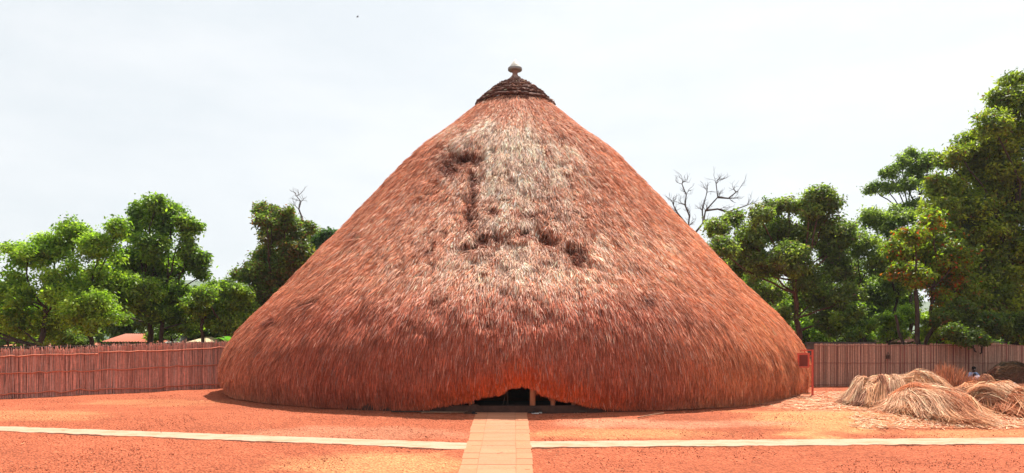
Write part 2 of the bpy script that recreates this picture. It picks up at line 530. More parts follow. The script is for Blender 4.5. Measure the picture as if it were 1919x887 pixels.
PATCH = [(960, 218), (900, 226), (850, 258), (818, 290), (828, 322), (872, 298), (908, 312), (893, 350), (882, 400), (897, 425),
         (865, 464), (912, 452), (960, 432), (1000, 458), (1045, 452), (1095, 492), (1105, 430), (1075, 350), (1045, 290), (1005, 240)]
HOLLOWS = [(868, 293, 34, 12, .6), (836, 310, 12, 12, .28), (890, 340, 9, 18, .30), (888, 372, 8, 14, .26), (882, 408, 11, 20, .36), (845, 318, 16, 7, .25), (882, 463, 16, 10, .5), (907, 452, 13, 13, .45),
           (934, 446, 18, 9, .18), (982, 441, 17, 9, .42), (1026, 453, 19, 11, .52), (1078, 484, 18, 20, .55), (928, 396, 13, 8, .16), (990, 402, 24, 6, .14),
           (596, 563, 10, 6, .30), (583, 572, 9, 4, .2), (810, 472, 8, 6, .2), (668, 440, 12, 6, .15), (520, 600, 9, 5, .12), (1195, 560, 10, 8, .1)]

def in_poly(px, py, poly):
    ins = np.zeros(px.shape, bool)
    dist = np.full(px.shape, 1e9)
    n = len(poly)
    for k in range(n):
        (x0, y0), (x1, y1) = poly[k], poly[(k + 1) % n]
        c = ((y0 > py) != (y1 > py)) & (px < (x1 - x0) * (py - y0) / (y1 - y0 + 1e-9) + x0)
        ins ^= c
        t = np.clip(((px - x0) * (x1 - x0) + (py - y0) * (y1 - y0)) / ((x1 - x0) ** 2 + (y1 - y0) ** 2), 0, 1)
        dist = np.minimum(dist, np.hypot(px - x0 - t * (x1 - x0), py - y0 - t * (y1 - y0)))
    return np.where(ins, dist, -dist)

def surf_uv(phi, z):
    """photo-plane coordinates of the smooth roof, used to lay out the slipped thatch on it"""
    r = np.interp(z, zk, rk)
    Y = TY - r * np.cos(phi)
    return CX0 + F * (TX + r * np.sin(phi)) / Y, YH - F * (z - EYE) / Y

def roof_r(phi, z):
    r = np.interp(z, zt, rt)
    wf = sstep(-np.abs(phi), -rad(62), -rad(12))
    r = r + np.interp(z + 0.5 * vnoise(phi * 3.1, z * 0.2, 14), zt, bt) * wf * (1 + 0.18 * vnoise(phi * 4.3, z * 0.25, 15))
    arc = phi * 13.0
    s = z * 1.4
    front = np.cos(phi) > 0.15
    px, py = surf_uv(phi, z)
    shag = np.exp(-((px - 960) / 170) ** 2 - ((py - 380) / 150) ** 2) * front
    mid = np.exp(-((px - 950) / 330) ** 2 - ((py - 520) / 110) ** 2) * front
    top = sstep(z, 16, 13)
    d = 0.08 * vnoise(arc * 1.1, s * 0.45, 1) + 0.04 * vnoise(arc * 3.2, s * 0.9, 2) + 0.022 * vnoise(arc * 7.5, s * 2.2, 3)
    d = d + (0.07 * shag + 0.12 * mid) * vnoise(arc * 2.6, s * 1.5, 5) + 0.14 * mid * np.maximum(0, vnoise(arc * 1.7, s * 1.1, 6))
    # courses: each layer steps out a little at its lower edge
    ph = s / 1.15 + 0.25 * vnoise(arc * 0.5, s * 0.3, 7)
    saw = 1 - (ph - np.floor(ph))
    d = d + (0.02 + 0.01 * shag) * saw
    d = d * top
    sd_ = in_poly(px, py, PATCH)
    wob = 5 * vnoise(px * 0.09, py * 0.09, 12)
    d = d + 0.13 * sstep(sd_ + 3.0 * wob, -8, 14) * front * sstep(py, 222, 262)
    rag = vnoise(px * 0.16, py * 0.16, 16)
    d = d - 0.16 * (shag + 0.5 * mid) * sstep(vnoise(px * 0.055, py * 0.085, 17), 0.35, 0.75)
    for hx, hy, sx, sy, a in HOLLOWS:
        q = ((px - hx + 1.6 * wob + 4 * rag) / sx) ** 2 + ((py - hy + 1.9 * wob + 5 * rag) / sy) ** 2
        d = d - a * (1 + 0.8 * rag) * np.exp(-q) * front
    return r + d

def roof_p(phi, z):
    r = roof_r(phi, z)
    return np.stack([TX + r * np.sin(phi), TY - r * np.cos(phi), z], -1)

def straw_cols(phi, z, r_):
    n = len(phi)
    px, py = surf_uv(phi, z)
    front = (np.cos(phi) > 0.1)
    base = np.array((0.63, 0.245, 0.140)); skirtc = np.array((0.44, 0.114, 0.070)); pale = np.array((0.88, 0.64, 0.51))
    orange = np.array((0.72, 0.28, 0.13)); eave_bounce = np.array((0.62, 0.11, 0.032)); hollow_shade = np.array((0.17, 0.045, 0.030))
    c = np.tile(base, (n, 1))
    arc = phi * 13
    nn = 0.5 * vnoise(arc * 0.5, z * 0.6, 41) + 0.5 * vnoise(arc * 1.9, z * 1.5, 42)
    def mixin(col, a):
        a = np.clip(a, 0, 1)[:, None]
        c[:] = c * (1 - a) + col * a
    mixin(orange, sstep(px, 1000, 1420) * front * (0.55 + 0.3 * nn))  # sun on the right side is put into the colour: oranger, brighter straw
    mixin(skirtc, sstep(z, 5.2, 3.4) * sstep(-np.abs(px - 900), -520, -250) * 0.8)  # darker, redder straw low on the front
    mixin(eave_bounce, sstep(z - eave(phi), 1.25, 0.25) * sstep(-np.abs(px - 985), -330, -60) * 0.95)  # orange bounce from the red ground, put into the eave straw colour
    pw = 1.35 * np.exp(-((px - 978) / 128) ** 2 - ((py - 335) / 118) ** 2)
    pw = np.maximum(pw, 1.0 * np.exp(-((px - 872) / 48) ** 2 - ((py - 260) / 30) ** 2))
    pw = np.maximum(pw, 0.85 * np.exp(-((px - 1060) / 45) ** 2 - ((py - 400) / 80) ** 2))
    pw = np.maximum(pw, 0.8 * np.exp(-((px - 850) / 32) ** 2 - ((py - 340) / 26) ** 2))
    pw = np.maximum(pw, 0.95 * sstep(in_poly(px, py, PATCH) + 16 * vnoise(px * 0.06, py * 0.045, 18), -24, 22))
    pw = np.maximum(pw, 0.84 * np.exp(-((px - 975) / 290) ** 2 - ((py - 465) / 125) ** 2))
    pw = np.maximum(pw, 0.46 * np.exp(-((px - 1170) / 190) ** 2 - ((py - 470) / 170) ** 2))  # paler straw, also lifting the sunlit right side by colour
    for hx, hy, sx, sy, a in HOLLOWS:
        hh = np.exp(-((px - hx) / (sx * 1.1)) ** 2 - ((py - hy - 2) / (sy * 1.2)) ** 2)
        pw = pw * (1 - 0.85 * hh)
        mixin(hollow_shade, hh * 0.9 * front)  # shade inside the hollows, darkened into the straw colour
    pw = np.clip(pw * front * (1 + 0.5 * nn), 0, 1)
    streak = vnoise(arc * 3.5, z * 0.7, 44)
    pick = r_.random(n) < np.clip(0.06 + 0.92 * pw + 0.30 * pw * streak, 0, 1)
    mixin(pale, np.where(pick, (0.35 + 0.65 * pw) * (0.62 + 0.38 * r_.random(n)), 0))
    bu = hash2(np.floor(arc * 2.6 + 0.5 * (np.floor(z * 1.7) % 2)), np.floor(z * 1.7 + 0.6 * vnoise(arc * 0.9, z, 45)), 46)
    c *= np.exp(0.24 * r_.normal(size=n) + (0.14 + 0.3 * np.clip(pw, 0, 1)) * (bu - 0.5) + 0.14 * nn + 0.10 * vnoise(arc * 4.5, z * 2.4, 43))[:, None]
    warm = r_.normal(size=n) * 0.06
    c *= np.stack([1 + warm, np.ones(n), 1 - warm * 1.3], -1)
    return np.clip(c, 0.01, 0.85)

tomb = thing('thatched_tomb', 'huge cone shaped tomb house thatched to the ground with brown grass', 'tomb house', (TX, TY, 0))
LOC = np.array((TX, TY, 0))

def build_roof():
    # solid thatch body with its underside
    phs = np.concatenate([np.linspace(-PI, -1.75, 70, endpoint=False), np.linspace(-1.75, 1.75, 430, endpoint=False), np.linspace(1.75, PI, 70, endpoint=False)])
    ts = np.linspace(0, 1, 210)
    nP = len(phs)
    ze = eave(phs)
    rows, crow = [], []
    rb = rng(76)
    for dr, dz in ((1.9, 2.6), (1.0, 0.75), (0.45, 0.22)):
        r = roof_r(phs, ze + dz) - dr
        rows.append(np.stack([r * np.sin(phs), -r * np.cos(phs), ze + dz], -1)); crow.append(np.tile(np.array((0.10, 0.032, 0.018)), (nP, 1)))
    for t in ts:
        z = ze + t * (16.4 - ze)
        r = roof_r(phs, z) - 0.07
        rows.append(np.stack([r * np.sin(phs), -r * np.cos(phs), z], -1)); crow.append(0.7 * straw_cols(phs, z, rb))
    V = np.concatenate(rows)
    R_ = len(rows)
    i = np.arange(R_ - 1)[:, None] * nP + np.arange(nP)[None]
    j = np.arange(R_ - 1)[:, None] * nP + (np.arange(nP)[None] + 1) % nP
    Fq = np.stack([i, j, j + nP, i + nP], -1).reshape(-1, 4)
    body = mesh_obj('thatch_roof', V, Fq, M_reed, tomb, np.concatenate(crow), smooth=True)
    # the straw itself
    r_ = rng(77)
    def straws(n, ph0, ph1, lmin, lmax, wmin, wmax):
        z = 16.3 * (1 - np.sqrt(1 - r_.random(n * 2)))      # denser low down, where the roof is wide
        z = z[r_.random(len(z)) < np.interp(z, zk, rk) / 15.5 / np.maximum(1 - z / 16.3, 0.12)][:n] if False else z[:n]
        ph = ph0 + (ph1 - ph0) * r_.random(n)
        z = np.maximum(z, eave(ph) + 0.02 * r_.random(n))
        e = 0.05
        P = roof_p(ph, z)
        Pd = roof_p(ph, z - e)
        Ps = roof_p(ph + 0.004, z)
        d = Pd - P; d /= np.linalg.norm(d, axis=1)[:, None]
        s = Ps - P; s /= np.linalg.norm(s, axis=1)[:, None]
        nrm = np.cross(s, -d); nrm /= np.linalg.norm(nrm, axis=1)[:, None]
        outw = np.stack([np.sin(ph), -np.cos(ph), 0 * ph], -1)
        nrm *= np.sign((nrm * (outw + (0, 0, 0.5))).sum(1))[:, None]
        px, py = surf_uv(ph, z)
        shag = np.exp(-((px - 960) / 190) ** 2 - ((py - 400) / 170) ** 2) * (np.cos(ph) > 0.1)
        ln = (lmin + (lmax - lmin) * r_.random(n)) * (1 - 0.15 * shag)
        low = sstep(z - eave(ph), 0.7, 0.0)
        ln = ln * (1 - 0.45 * low)
        lift = (0.03 + 0.10 * r_.random(n) ** 2 + 0.04 * shag * r_.random(n)) * (1 - 0.5 * low)
        # straws lie in tied handfuls that share a lean and stand a little proud
        arc = ph * 13
        ci, cj = np.floor(arc * 2.6 + 0.5 * (np.floor(z * 1.7) % 2)), np.floor(z * 1.7 + 0.6 * vnoise(arc * 0.9, z, 45))
        b1, b2 = hash2(ci, cj, 47) - 0.5, hash2(ci, cj, 48)
        lift = lift + (0.02 + 0.09 * shag) * b2 * (1 - low)
        d2 = d + s * (r_.normal(size=n) * (0.12 + 0.12 * shag) + b1 * (0.07 + 0.45 * shag))[:, None]
        hang = (low * 0.8)[:, None]
        d2 = d2 * (1 - hang) + np.array((0, 0, -1.0)) * hang + 0.10 * hang * s * r_.normal(size=n)[:, None]
        d2 /= np.linalg.norm(d2, axis=1)[:, None]
        A = P - d2 * (ln * 0.25)[:, None] + nrm * (0.02 * r_.random(n) - 0.02)[:, None]
        B = P + d2 * (ln * 0.35)[:, None] + nrm * (lift * 0.5)[:, None]
        E_ = P + d2 * (ln * 0.75)[:, None] + nrm * (lift * 0.75)[:, None] + np.array((0, 0, -0.02))
        E_[:, 2] = np.maximum(E_[:, 2], 0.03); B[:, 2] = np.maximum(B[:, 2], 0.035)
        roll = r_.normal(size=n) * 0.7
        wv = s * np.cos(roll)[:, None] + nrm * np.sin(roll)[:, None]
        wd = 0.5 * (wmin + (wmax - wmin) * r_.random(n))
        P3 = np.stack([A, B, E_], 1) - LOC
        W3 = wv[:, None, :] * wd[:, None, None] * np.array((0.9, 1.0, 0.35))[None, :, None]
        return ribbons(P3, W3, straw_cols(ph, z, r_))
    parts = [straws(500000, -1.8, 1.8, 0.32, 0.78, 0.012, 0.028), straws(42000, 1.8, 2 * PI - 1.8, 0.6, 1.2, 0.06, 0.1)]
    # extra ragged fringe along the eave
    n = 30000
    ph = -1.7 + 3.4 * r_.random(n)
    zz = eave(ph) + 0.30 * r_.random(n)
    P = roof_p(ph, zz)
    outw = np.stack([np.sin(ph), -np.cos(ph), 0 * ph], -1)
    P = P - outw * (0.4 * r_.random(n) ** 1.5)[:, None]
    s = np.stack([np.cos(ph), np.sin(ph), 0 * ph], -1)
    ln = 0.12 + 0.30 * r_.random(n) ** 1.4
    dr = np.array((0, 0, -1.0)) + 0.16 * s * r_.normal(size=n)[:, None] + 0.10 * outw * r_.normal(size=n)[:, None]
    E_ = P + dr * ln[:, None]
    E_[:, 2] = np.maximum(E_[:, 2], 0.02)
    P[:, 2] = np.maximum(P[:, 2], 0.06)
    wd = 0.5 * (0.018 + 0.022 * r_.random(n))
    P3 = np.stack([P, E_], 1) - LOC
    W3 = s[:, None, :] * wd[:, None, None] * np.array((1.0, 0.4))[None, :, None]
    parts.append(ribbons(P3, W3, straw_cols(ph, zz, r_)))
    off, VV, FF, CC = 0, [], [], []
    for v, f, c in parts:
        VV.append(v); FF.append(f + off); CC.append(c); off += len(v)
    mesh_obj('thatch_straw', np.concatenate(VV), np.concatenate(FF), M_straw, body, np.concatenate(CC))
build_roof()

M_cap = rough_mat('cap_thatch', (0.19, 0.078, 0.054), (0.075, 0.032, 0.024), 7, bump=0.9, bscale=18)
M_white = rough_mat('finial_cream', (0.80, 0.76, 0.68), (0.7, 0.65, 0.56), 5, rough=0.6)
M_grey = rough_mat('finial_grey', (0.30, 0.29, 0.28), (0.24, 0.23, 0.22), 5, rough=0.6)
M_clay = rough_mat('finial_clay', (0.36, 0.21, 0.16), (0.26, 0.15, 0.12), 5)

def build_cap():
    r_ = rng(12)
    # stacked coils of bound thatch, smaller towards the top
    cap = MB(); n = 72
    spec = [(2.24, 15.55), (2.16, 15.86), (1.90, 16.15), (1.60, 16.42), (1.27, 16.67), (0.94, 16.88), (0.66, 17.04)]
    strips = []
    cap_root = None
    for k, (R, z) in enumerate(spec):
        t = np.arange(n) * 2 * PI / n
        rows = []
        for dr, dz in ((-0.5, 0.0), (-0.02, -0.07), (0.06, -0.03), (0.06, 0.05), (-0.03, 0.10), (-0.28, 0.12), (-0.36, 0.36)):
            rr = R + dr + 0.05 * vnoise(t * 5.7 + k * 9, t * 0 + dz * 3, 60 + k) + 0.025 * r_.normal(size=n)
            zz = z + dz + 0.05 * vnoise(t * 3.3 + k * 5, t * 0, 80 + k) + 0.012 * r_.normal(size=n)
            rows.append(np.stack([rr * np.cos(t), rr * np.sin(t), zz], -1))
        V = np.concatenate(rows)
        Fc = [(i * n + q, i * n + (q + 1) % n, (i + 1) * n + (q + 1) % n, (i + 1) * n + q) for i in range(6) for q in range(n)]
        m2 = MB(); m2.add(V, Fc)
        if k == 0:
            m2.add(np.concatenate([[(0, 0, 15.9)], rows[0]]), [(0, 1 + (q + 1) % n, 1 + q) for q in range(n)])
            cap_root = m2.build('roof_cap', M_cap, tomb)
        else:
            m2.build('coil', M_cap, cap_root)
        m = 190
        ph = r_.random(m) * 2 * PI
        p0 = np.stack([(R - 0.02) * np.cos(ph), (R - 0.02) * np.sin(ph), z - 0.05 + 0.15 * r_.random(m)], -1)
        tang = np.stack([-np.sin(ph), np.cos(ph), 0 * ph], -1)
        rad_ = np.stack([np.cos(ph), np.sin(ph), 0 * ph], -1)
        p1 = p0 + tang * r_.normal(size=m)[:, None] * 0.16 + rad_ * (0.05 + 0.08 * r_.random(m))[:, None] + np.array((0, 0, -1)) * (0.12 * r_.random(m) - 0.03)[:, None]
        P = np.stack([p0, p1], 1)
        W = np.broadcast_to(np.array((0, 0, 0.016)), P.shape) * (0.5 + r_.random(m))[:, None, None]
        cc = np.array((0.26, 0.125, 0.085)) * np.exp(0.7 * r_.normal(size=m))[:, None]
        strips.append(ribbons(P, W, np.clip(cc, 0, .6)))
    off, VV, FF, CC = 0, [], [], []
    for v, f, c in strips:
        VV.append(v); FF.append(f + off); CC.append(c); off += len(v)
    mesh_obj('loose_straw', np.concatenate(VV), np.concatenate(FF), M_straw, cap_root, np.concatenate(CC))
    fin = MB()
    fin.lathe([(0.48, 17.20), (0.44, 17.28), (0.25, 17.46), (0.17, 17.56), (0.14, 17.64), (0.17, 17.74), (0.24, 17.80), (0.2, 17.81)])
    f = fin.build('finial', M_clay, tomb, smooth=True)
    d = MB(); d.lathe([(0.24, 17.785), (0.37, 17.82), (0.40, 17.85), (0.40, 17.96), (0.37, 17.99), (0.2, 18.0)])
    d.build('disc', M_grey, f, smooth=False)
    t_ = MB(); t_.lathe([(0.31, 17.985), (0.31, 18.03), (0.23, 18.16), (0.10, 18.34), (0.03, 18.44)])
    t_.build('spike', M_white, f, smooth=True)
build_cap()

M_post = rough_mat('wrapped_post', (0.62, 0.27, 0.15), (0.45, 0.17, 0.09), 9, stretch=(3, 3, 0.6), bump=0.5, bscale=40)
M_dark = rough_mat('dark_plinth', (0.085, 0.040, 0.028), (0.045, 0.022, 0.016), 5, bump=0.4)
M_stick = rough_mat('dry_stick', (0.30, 0.17, 0.10), (0.2, 0.1, 0.06), 8)
def build_entrance():
    # step under the eave
    mb = MB()
    for r0, r1, z0, z1, name in ((13.2, 15.52, -0.05, 0.26, 'plinth'),):
        t = np.linspace(-0.42, 0.40, 40)
        V = [(r * math.sin(a), -r * math.cos(a), z) for a in t for r, z in ((r1, z0), (r1, z1), (r0, z1))]
        Fc = [(3 * k + i, 3 * k + 3 + i, 3 * k + 4 + i, 3 * k + 1 + i) for k in range(39) for i in (0, 1)]
        mb.add(V, Fc)
        mb.build(name, M_dark, tomb)
    for px, top, R, in ((856, 2.2, .085), (883, 2.2, .09), (998, 2.4, .105), (1036, 2.2, .085), (812, 2.0, .08), (1075, 2.0, .08)):
        Y = TY - 15.36
        X = (px - CX0) / F * Y
        Y = TY - math.sqrt(15.36 ** 2 - (X - TX) ** 2)
        X = (px - CX0) / F * Y
        m2 = MB()
        m2.tube([(X - TX, Y - TY, 0.25), (X - TX, Y - TY, 0.9), (X - TX + 0.02, Y - TY + 0.05, top)], [R, R * 0.96, R * 0.92], 12)
        m2.build('post', M_post, tomb, smooth=True)
    m3 = MB()
    x, y = (950 - CX0) / F * 26.9 - TX, 26.45 - TY
    m3.tube([(x + 0.03, y, 0.24), (x + 0.02, y, 0.6), (x - 0.03, y, 0.85), (x - 0.12, y, 1.1), (x - 0.2, y, 1.4)], [.035, .03, .03, .022, .02], 7)
    m3.tube([(x - 0.03, y, 0.83), (x + 0.06, y, 1.05), (x + 0.07, y, 1.45)], [.025, .02, .018], 7)
    m3.tube([(x - 0.14, y + .02, 0.24), (x - 0.08, y, 0.55), (x - 0.03, y, 0.8)], [.022, .02, .018], 7)
    m3.build('forked_prop', M_bark, tomb, smooth=True)
build_entrance()

# ------------------------------------------------------------------ reed fences
def reed_panel(p0, p1, h0, h1, seed, wmean, colf, layers=2, ragged=0.08, lean=0.028, thick=0.03):
    """upright reeds from p0 to p1, top height going h0 -> h1; local to p0"""
    r = rng(seed)
    p0, p1 = np.asarray(p0, float), np.asarray(p1, float)
    Ln = np.linalg.norm((p1 - p0)[:2])
    u = (p1 - p0) / Ln
    nrm = np.array((u[1], -u[0], 0))
    n = int(Ln / wmean * layers)
    s = np.sort(r.random(n)) * Ln
    top = h0 + (h1 - h0) * s / Ln + ragged * r.normal(size=n) + 0.04 * vnoise(s * 1.3, s * 0, seed)
    base = u[None] * s[:, None]
    off = thick * (r.random(n) - 0.5) * 2
    P0 = base + nrm * off[:, None] + np.array((0, 0, -0.02))
    P1 = base + nrm * off[:, None] + u * (lean * r.normal(size=n) * 2)[:, None]
    P1[:, 2] = top + (p1 - p0)[2] * s / Ln
    rr = wmean * (0.35 + 0.3 * r.random(n))
    # three-sided stalks
    ang = np.array((-PI / 2, PI / 6, 5 * PI / 6))
    ring = np.cos(ang)[None, :, None] * u[None, None] + np.sin(ang)[None, :, None] * (-nrm)[None, None]
    Vb = P0[:, None] + ring * rr[:, None, None]
    Vt = P1[:, None] + ring * (rr * 0.8)[:, None, None]
    V = np.concatenate([Vb, Vt], 1).reshape(-1, 3)
    b = np.arange(n) * 6
    Fq = np.concatenate([np.stack([b + i, b + (i + 1) % 3, b + 3 + (i + 1) % 3, b + 3 + i], -1) for i in range(3)])
    col = colf(s, n, r)
    return V, Fq, np.repeat(col, 6, 0), u, nrm, Ln

def batten(u, nrm, Ln, h0, h1, R, seed, wav=0.03, s0=0.0, s1=None):
    r = rng(seed)
    ss = np.linspace(s0, Ln if s1 is None else s1, 16)
    pts = [u * s + nrm * (0.035 + R) + np.array((0, 0, h0 + (h1 - h0) * s / Ln + wav * r.normal())) for s in ss]
    m = MB(); m.tube(pts, R, 6)
    return m

M_backing = rough_mat('fence_backing', (0.34, 0.135, 0.10), (0.22, 0.09, 0.075), 3, stretch=(6, 6, 0.4))
M_batten = rough_mat('reed_batten', (0.62, 0.22, 0.13), (0.48, 0.16, 0.10), 5)

def left_fence():
    def cf(s, n, r):
        c = np.tile(np.array((0.70, 0.345, 0.265)), (n, 1))
        grey = (r.random(n) < 0.18 + 0.2 * (vnoise(s * 0.8, s * 0, 2) > 0.2))[:, None]
        c = np.where(grey, np.array((0.60, 0.38, 0.32)), c)
        return c * np.exp(0.22 * r.normal(size=n))[:, None]
    pts = [gp(-330, 764), gp(-8, 748.5), gp(184, 739.5), gp(440, 726.5)]
    pts = [np.array((p[0], p[1], 0.0)) for p in pts]
    fence = thing('reed_fence', 'long sunlit courtyard fence of reddish reeds with tied horizontal sticks', 'fence', tuple(pts[0]))
    # top heights from the sight lines
    def hh(px, py, p): return EYE + (YH - py) / F * p[1]
    tops = [(hh(-330, 668, pts[0]), hh(-8, 658, pts[1])), (hh(-8, 657, pts[1]), hh(184, 652, pts[2])), (hh(184, 650, pts[2]), hh(440, 641.5, pts[3]))]
    for k in range(3):
        a, b = pts[k], pts[k + 1]
        V, Fq, col, u, nrm, Ln = reed_panel(a, b, *tops[k], 100 + k, 0.029, cf, layers=3.4)
        o = mesh_obj('reed_panel', V + (a - pts[0]), Fq, M_reed, fence, col)
        bk = MB()
        q0, q1 = a - pts[0] - nrm * 0.05, b - pts[0] - nrm * 0.05
        hA, hB = tops[k][0] - 0.1, tops[k][1] - 0.1
        w_ = -nrm * 0.03
        v = [q0, q1, q1 + (0, 0, hB), q0 + (0, 0, hA), q0 + w_, q1 + w_, q1 + w_ + (0, 0, hB), q0 + w_ + (0, 0, hA)]
        bk.add(v, [(0, 1, 2, 3), (7, 6, 5, 4), (3, 2, 6, 7), (0, 4, 5, 1), (1, 5, 6, 2), (0, 3, 7, 4)])
        bk.build('backing', M_backing, o)
        for j, fr in enumerate((0.87, 0.52, 0.10)):
            m = batten(u, nrm, Ln, tops[k][0] * fr, tops[k][1] * fr + (0.03 if j == 0 else 0), 0.03, 300 + 10 * k + j)
            for i in range(len(m.v)): m.v[i] = m.v[i] + (a - pts[0])
            m.build('batten', M_batten, o, smooth=True)
    # darker, slightly taller screen standing behind it
    off = np.array((0.5, 1.3, 0))
    a, b = pts[0] + off, pts[3] + off
    f2 = thing('reed_fence', 'dark brown reed screen whose top edge shows just above the red reed fence', 'fence', tuple(a))
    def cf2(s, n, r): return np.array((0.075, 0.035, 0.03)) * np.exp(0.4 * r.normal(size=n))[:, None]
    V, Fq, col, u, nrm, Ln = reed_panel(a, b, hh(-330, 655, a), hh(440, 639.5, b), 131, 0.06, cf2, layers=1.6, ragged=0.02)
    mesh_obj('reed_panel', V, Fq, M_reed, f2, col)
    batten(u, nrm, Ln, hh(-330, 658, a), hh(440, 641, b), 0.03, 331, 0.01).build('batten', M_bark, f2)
left_fence()

def right_fence():
    Y0 = 42.6
    xs = [(p - CX0) / F * Y0 for p in (1500, 1526, 1662, 1743, 1815, 1885, 1975, 2120, 2300)]
    fence = thing('reed_fence', 'brown fence of straight split reeds shaded by trees beyond the grass heaps', 'fence', (xs[0], Y0, 0))
    def cf(s, n, r):
        c = np.tile(np.array((0.50, 0.305, 0.225)), (n, 1))
        c = c * (1 + 0.10 * vnoise(s * 0.7, s * 0 + 3, 5))[:, None]
        return c * np.exp(0.20 * r.normal(size=n))[:, None]
    H = 2.44
    for k in range(1, len(xs) - 1):
        a, b = np.array((xs[k] + 0.004, Y0, 0)), np.array((xs[k + 1] - 0.004, Y0, 0))
        dh = 0.04 * math.sin(k * 2.1)
        V, Fq, col, u, nrm, Ln = reed_panel(a, b, H + dh, H + dh, 140 + k, 0.044, cf, layers=2.7, ragged=0.012, lean=0.004, thick=0.012)
        o = mesh_obj('reed_panel', V + (a - (xs[0], Y0, 0)), Fq, M_reed, fence, col)
        bk = MB()
        bk.box((a[0] - xs[0], 0.03, 0), (b[0] - xs[0], 0.06, H + dh - 0.05))
        bk.build('backing', M_backing, o)
        for j, z in enumerate((2.36, 1.36, 0.12)):
            m = batten(u, nrm, Ln, z, z, 0.014, 400 + 10 * k + j, 0.008)
            for i in range(len(m.v)): m.v[i] = m.v[i] + (a - (xs[0], Y0, 0))
            m.build('batten', M_backing, o)
        pm = MB()
        pm.tube([(b[0] + 0.02 - xs[0], -0.03, -0.02), (b[0] + 0.02 - xs[0], -0.03, H + dh + 0.01)], 0.022, 8)
        pm.build('post', M_backing, fence)
    p = px2w(1662, 662, Y0)
    lk = thing('padlock', 'small dark padlock hanging on a seam of the brown right fence', 'padlock', (p[0], Y0 - 0.13, 1.72))
    b = MB(); b.box((-0.09, -0.04, -0.12), (0.09, 0.04, 0.1)); b.build('body', M_dark, lk)
    s = MB(); t = np.linspace(0, PI, 9); s.tube([(0.06 * math.cos(x), 0, 0.1 + 0.14 * math.sin(x)) for x in t], 0.016, 6); s.build('shackle', M_dark, lk)
    # block wall with a coping behind the near end
    M_wall = rough_mat('old_block_wall', (0.14, 0.11, 0.09), (0.08, 0.06, 0.05), 3, bump=0.5)
    M_cop = rough_mat('dark_coping', (0.085, 0.07, 0.06), (0.05, 0.04, 0.036), 4)
    x0, x1 = (1513 - CX0) / F * 43.6, (1640 - CX0) / F * 43.6
    wl = thing('block_wall', 'grey block wall with flat dark coping behind the brown reed fence', 'wall', (x0, 43.6, 0))
    b = MB(); b.box((0, 0, -0.1), (x1 - x0, 0.2, 2.44)); b.build('wall', M_wall, wl)
    b = MB(); b.box((-0.05, -0.06, 2.443), (x1 - x0 + 0.05, 0.26, 2.58)); b.build('coping', M_cop, wl)
right_fence()

# ------------------------------------------------------------------ trees
def limb(mb, p0, p1, r0, r1, rn, sag=0.12, n=7, sides=7):
    p0, p1 = np.asarray(p0, float), np.asarray(p1, float)
    Ln = np.linalg.norm(p1 - p0)
    mid = (p0 + p1) / 2 + rn.normal(size=3) * Ln * sag * np.array((1, 1, 0.4))
    t = np.linspace(0, 1, n)[:, None]
    P = (1 - t) ** 2 * p0 + 2 * t * (1 - t) * mid + t * t * p1
    P[1:-1] += rn.normal(size=(n - 2, 3)) * Ln * 0.012
    mb.tube(P, r0 + (r1 - r0) * t[:, 0] ** 0.8, sides, cap=False)
    return P

def leaves(centres, sizes, per, lsz, cols, rn, flat=0.72, up=0.7, slim=0.45):
    """leaf blades clustered round the given clump centres"""
    m = len(centres)
    cnt = np.maximum(4, (per * (sizes / sizes.mean()) ** 2).astype(int))
    idx = np.repeat(np.arange(m), cnt)
    n = len(idx)
    d = rn.normal(size=(n, 3)); d /= np.linalg.norm(d, axis=1)[:, None]
    rr = rn.random(n) ** 0.45 * np.where(rn.random(n) < 0.12, 1.5, 1.0)
    P = centres[idx] + d * (rr * sizes[idx])[:, None] * np.array((1, 1, flat))
    nrm = rn.normal(size=(n, 3)) * 0.75 + np.array((0, 0, up)) + d * 0.5
    nrm /= np.linalg.norm(nrm, axis=1)[:, None]
    ax = d * 0.8 + rn.normal(size=(n, 3)) * 0.6 + np.array((0, 0, -0.25))
    ax -= nrm * (ax * nrm).sum(1)[:, None]
    ax /= np.linalg.norm(ax, axis=1)[:, None] + 1e-9
    bx = np.cross(nrm, ax)
    s = lsz * (0.45 + 0.5 * rn.random(n) + 0.7 * rn.random(m)[idx])
    a, b = ax * s[:, None], bx * (s * slim)[:, None]
    V = np.stack([P - a * 0.5, P + b * 0.5 - a * 0.02 - nrm * (s * 0.07)[:, None], P + a * 0.5 - nrm * (s * 0.16)[:, None], P - b * 0.5 - a * 0.02 - nrm * (s * 0.07)[:, None]], 1)
    Fq = np.arange(n * 4).reshape(n, 4)
    c = cols[idx] * np.exp(0.22 * rn.normal(size=n))[:, None]
    return V.reshape(-1, 3), Fq, np.repeat(c, 4, 0)

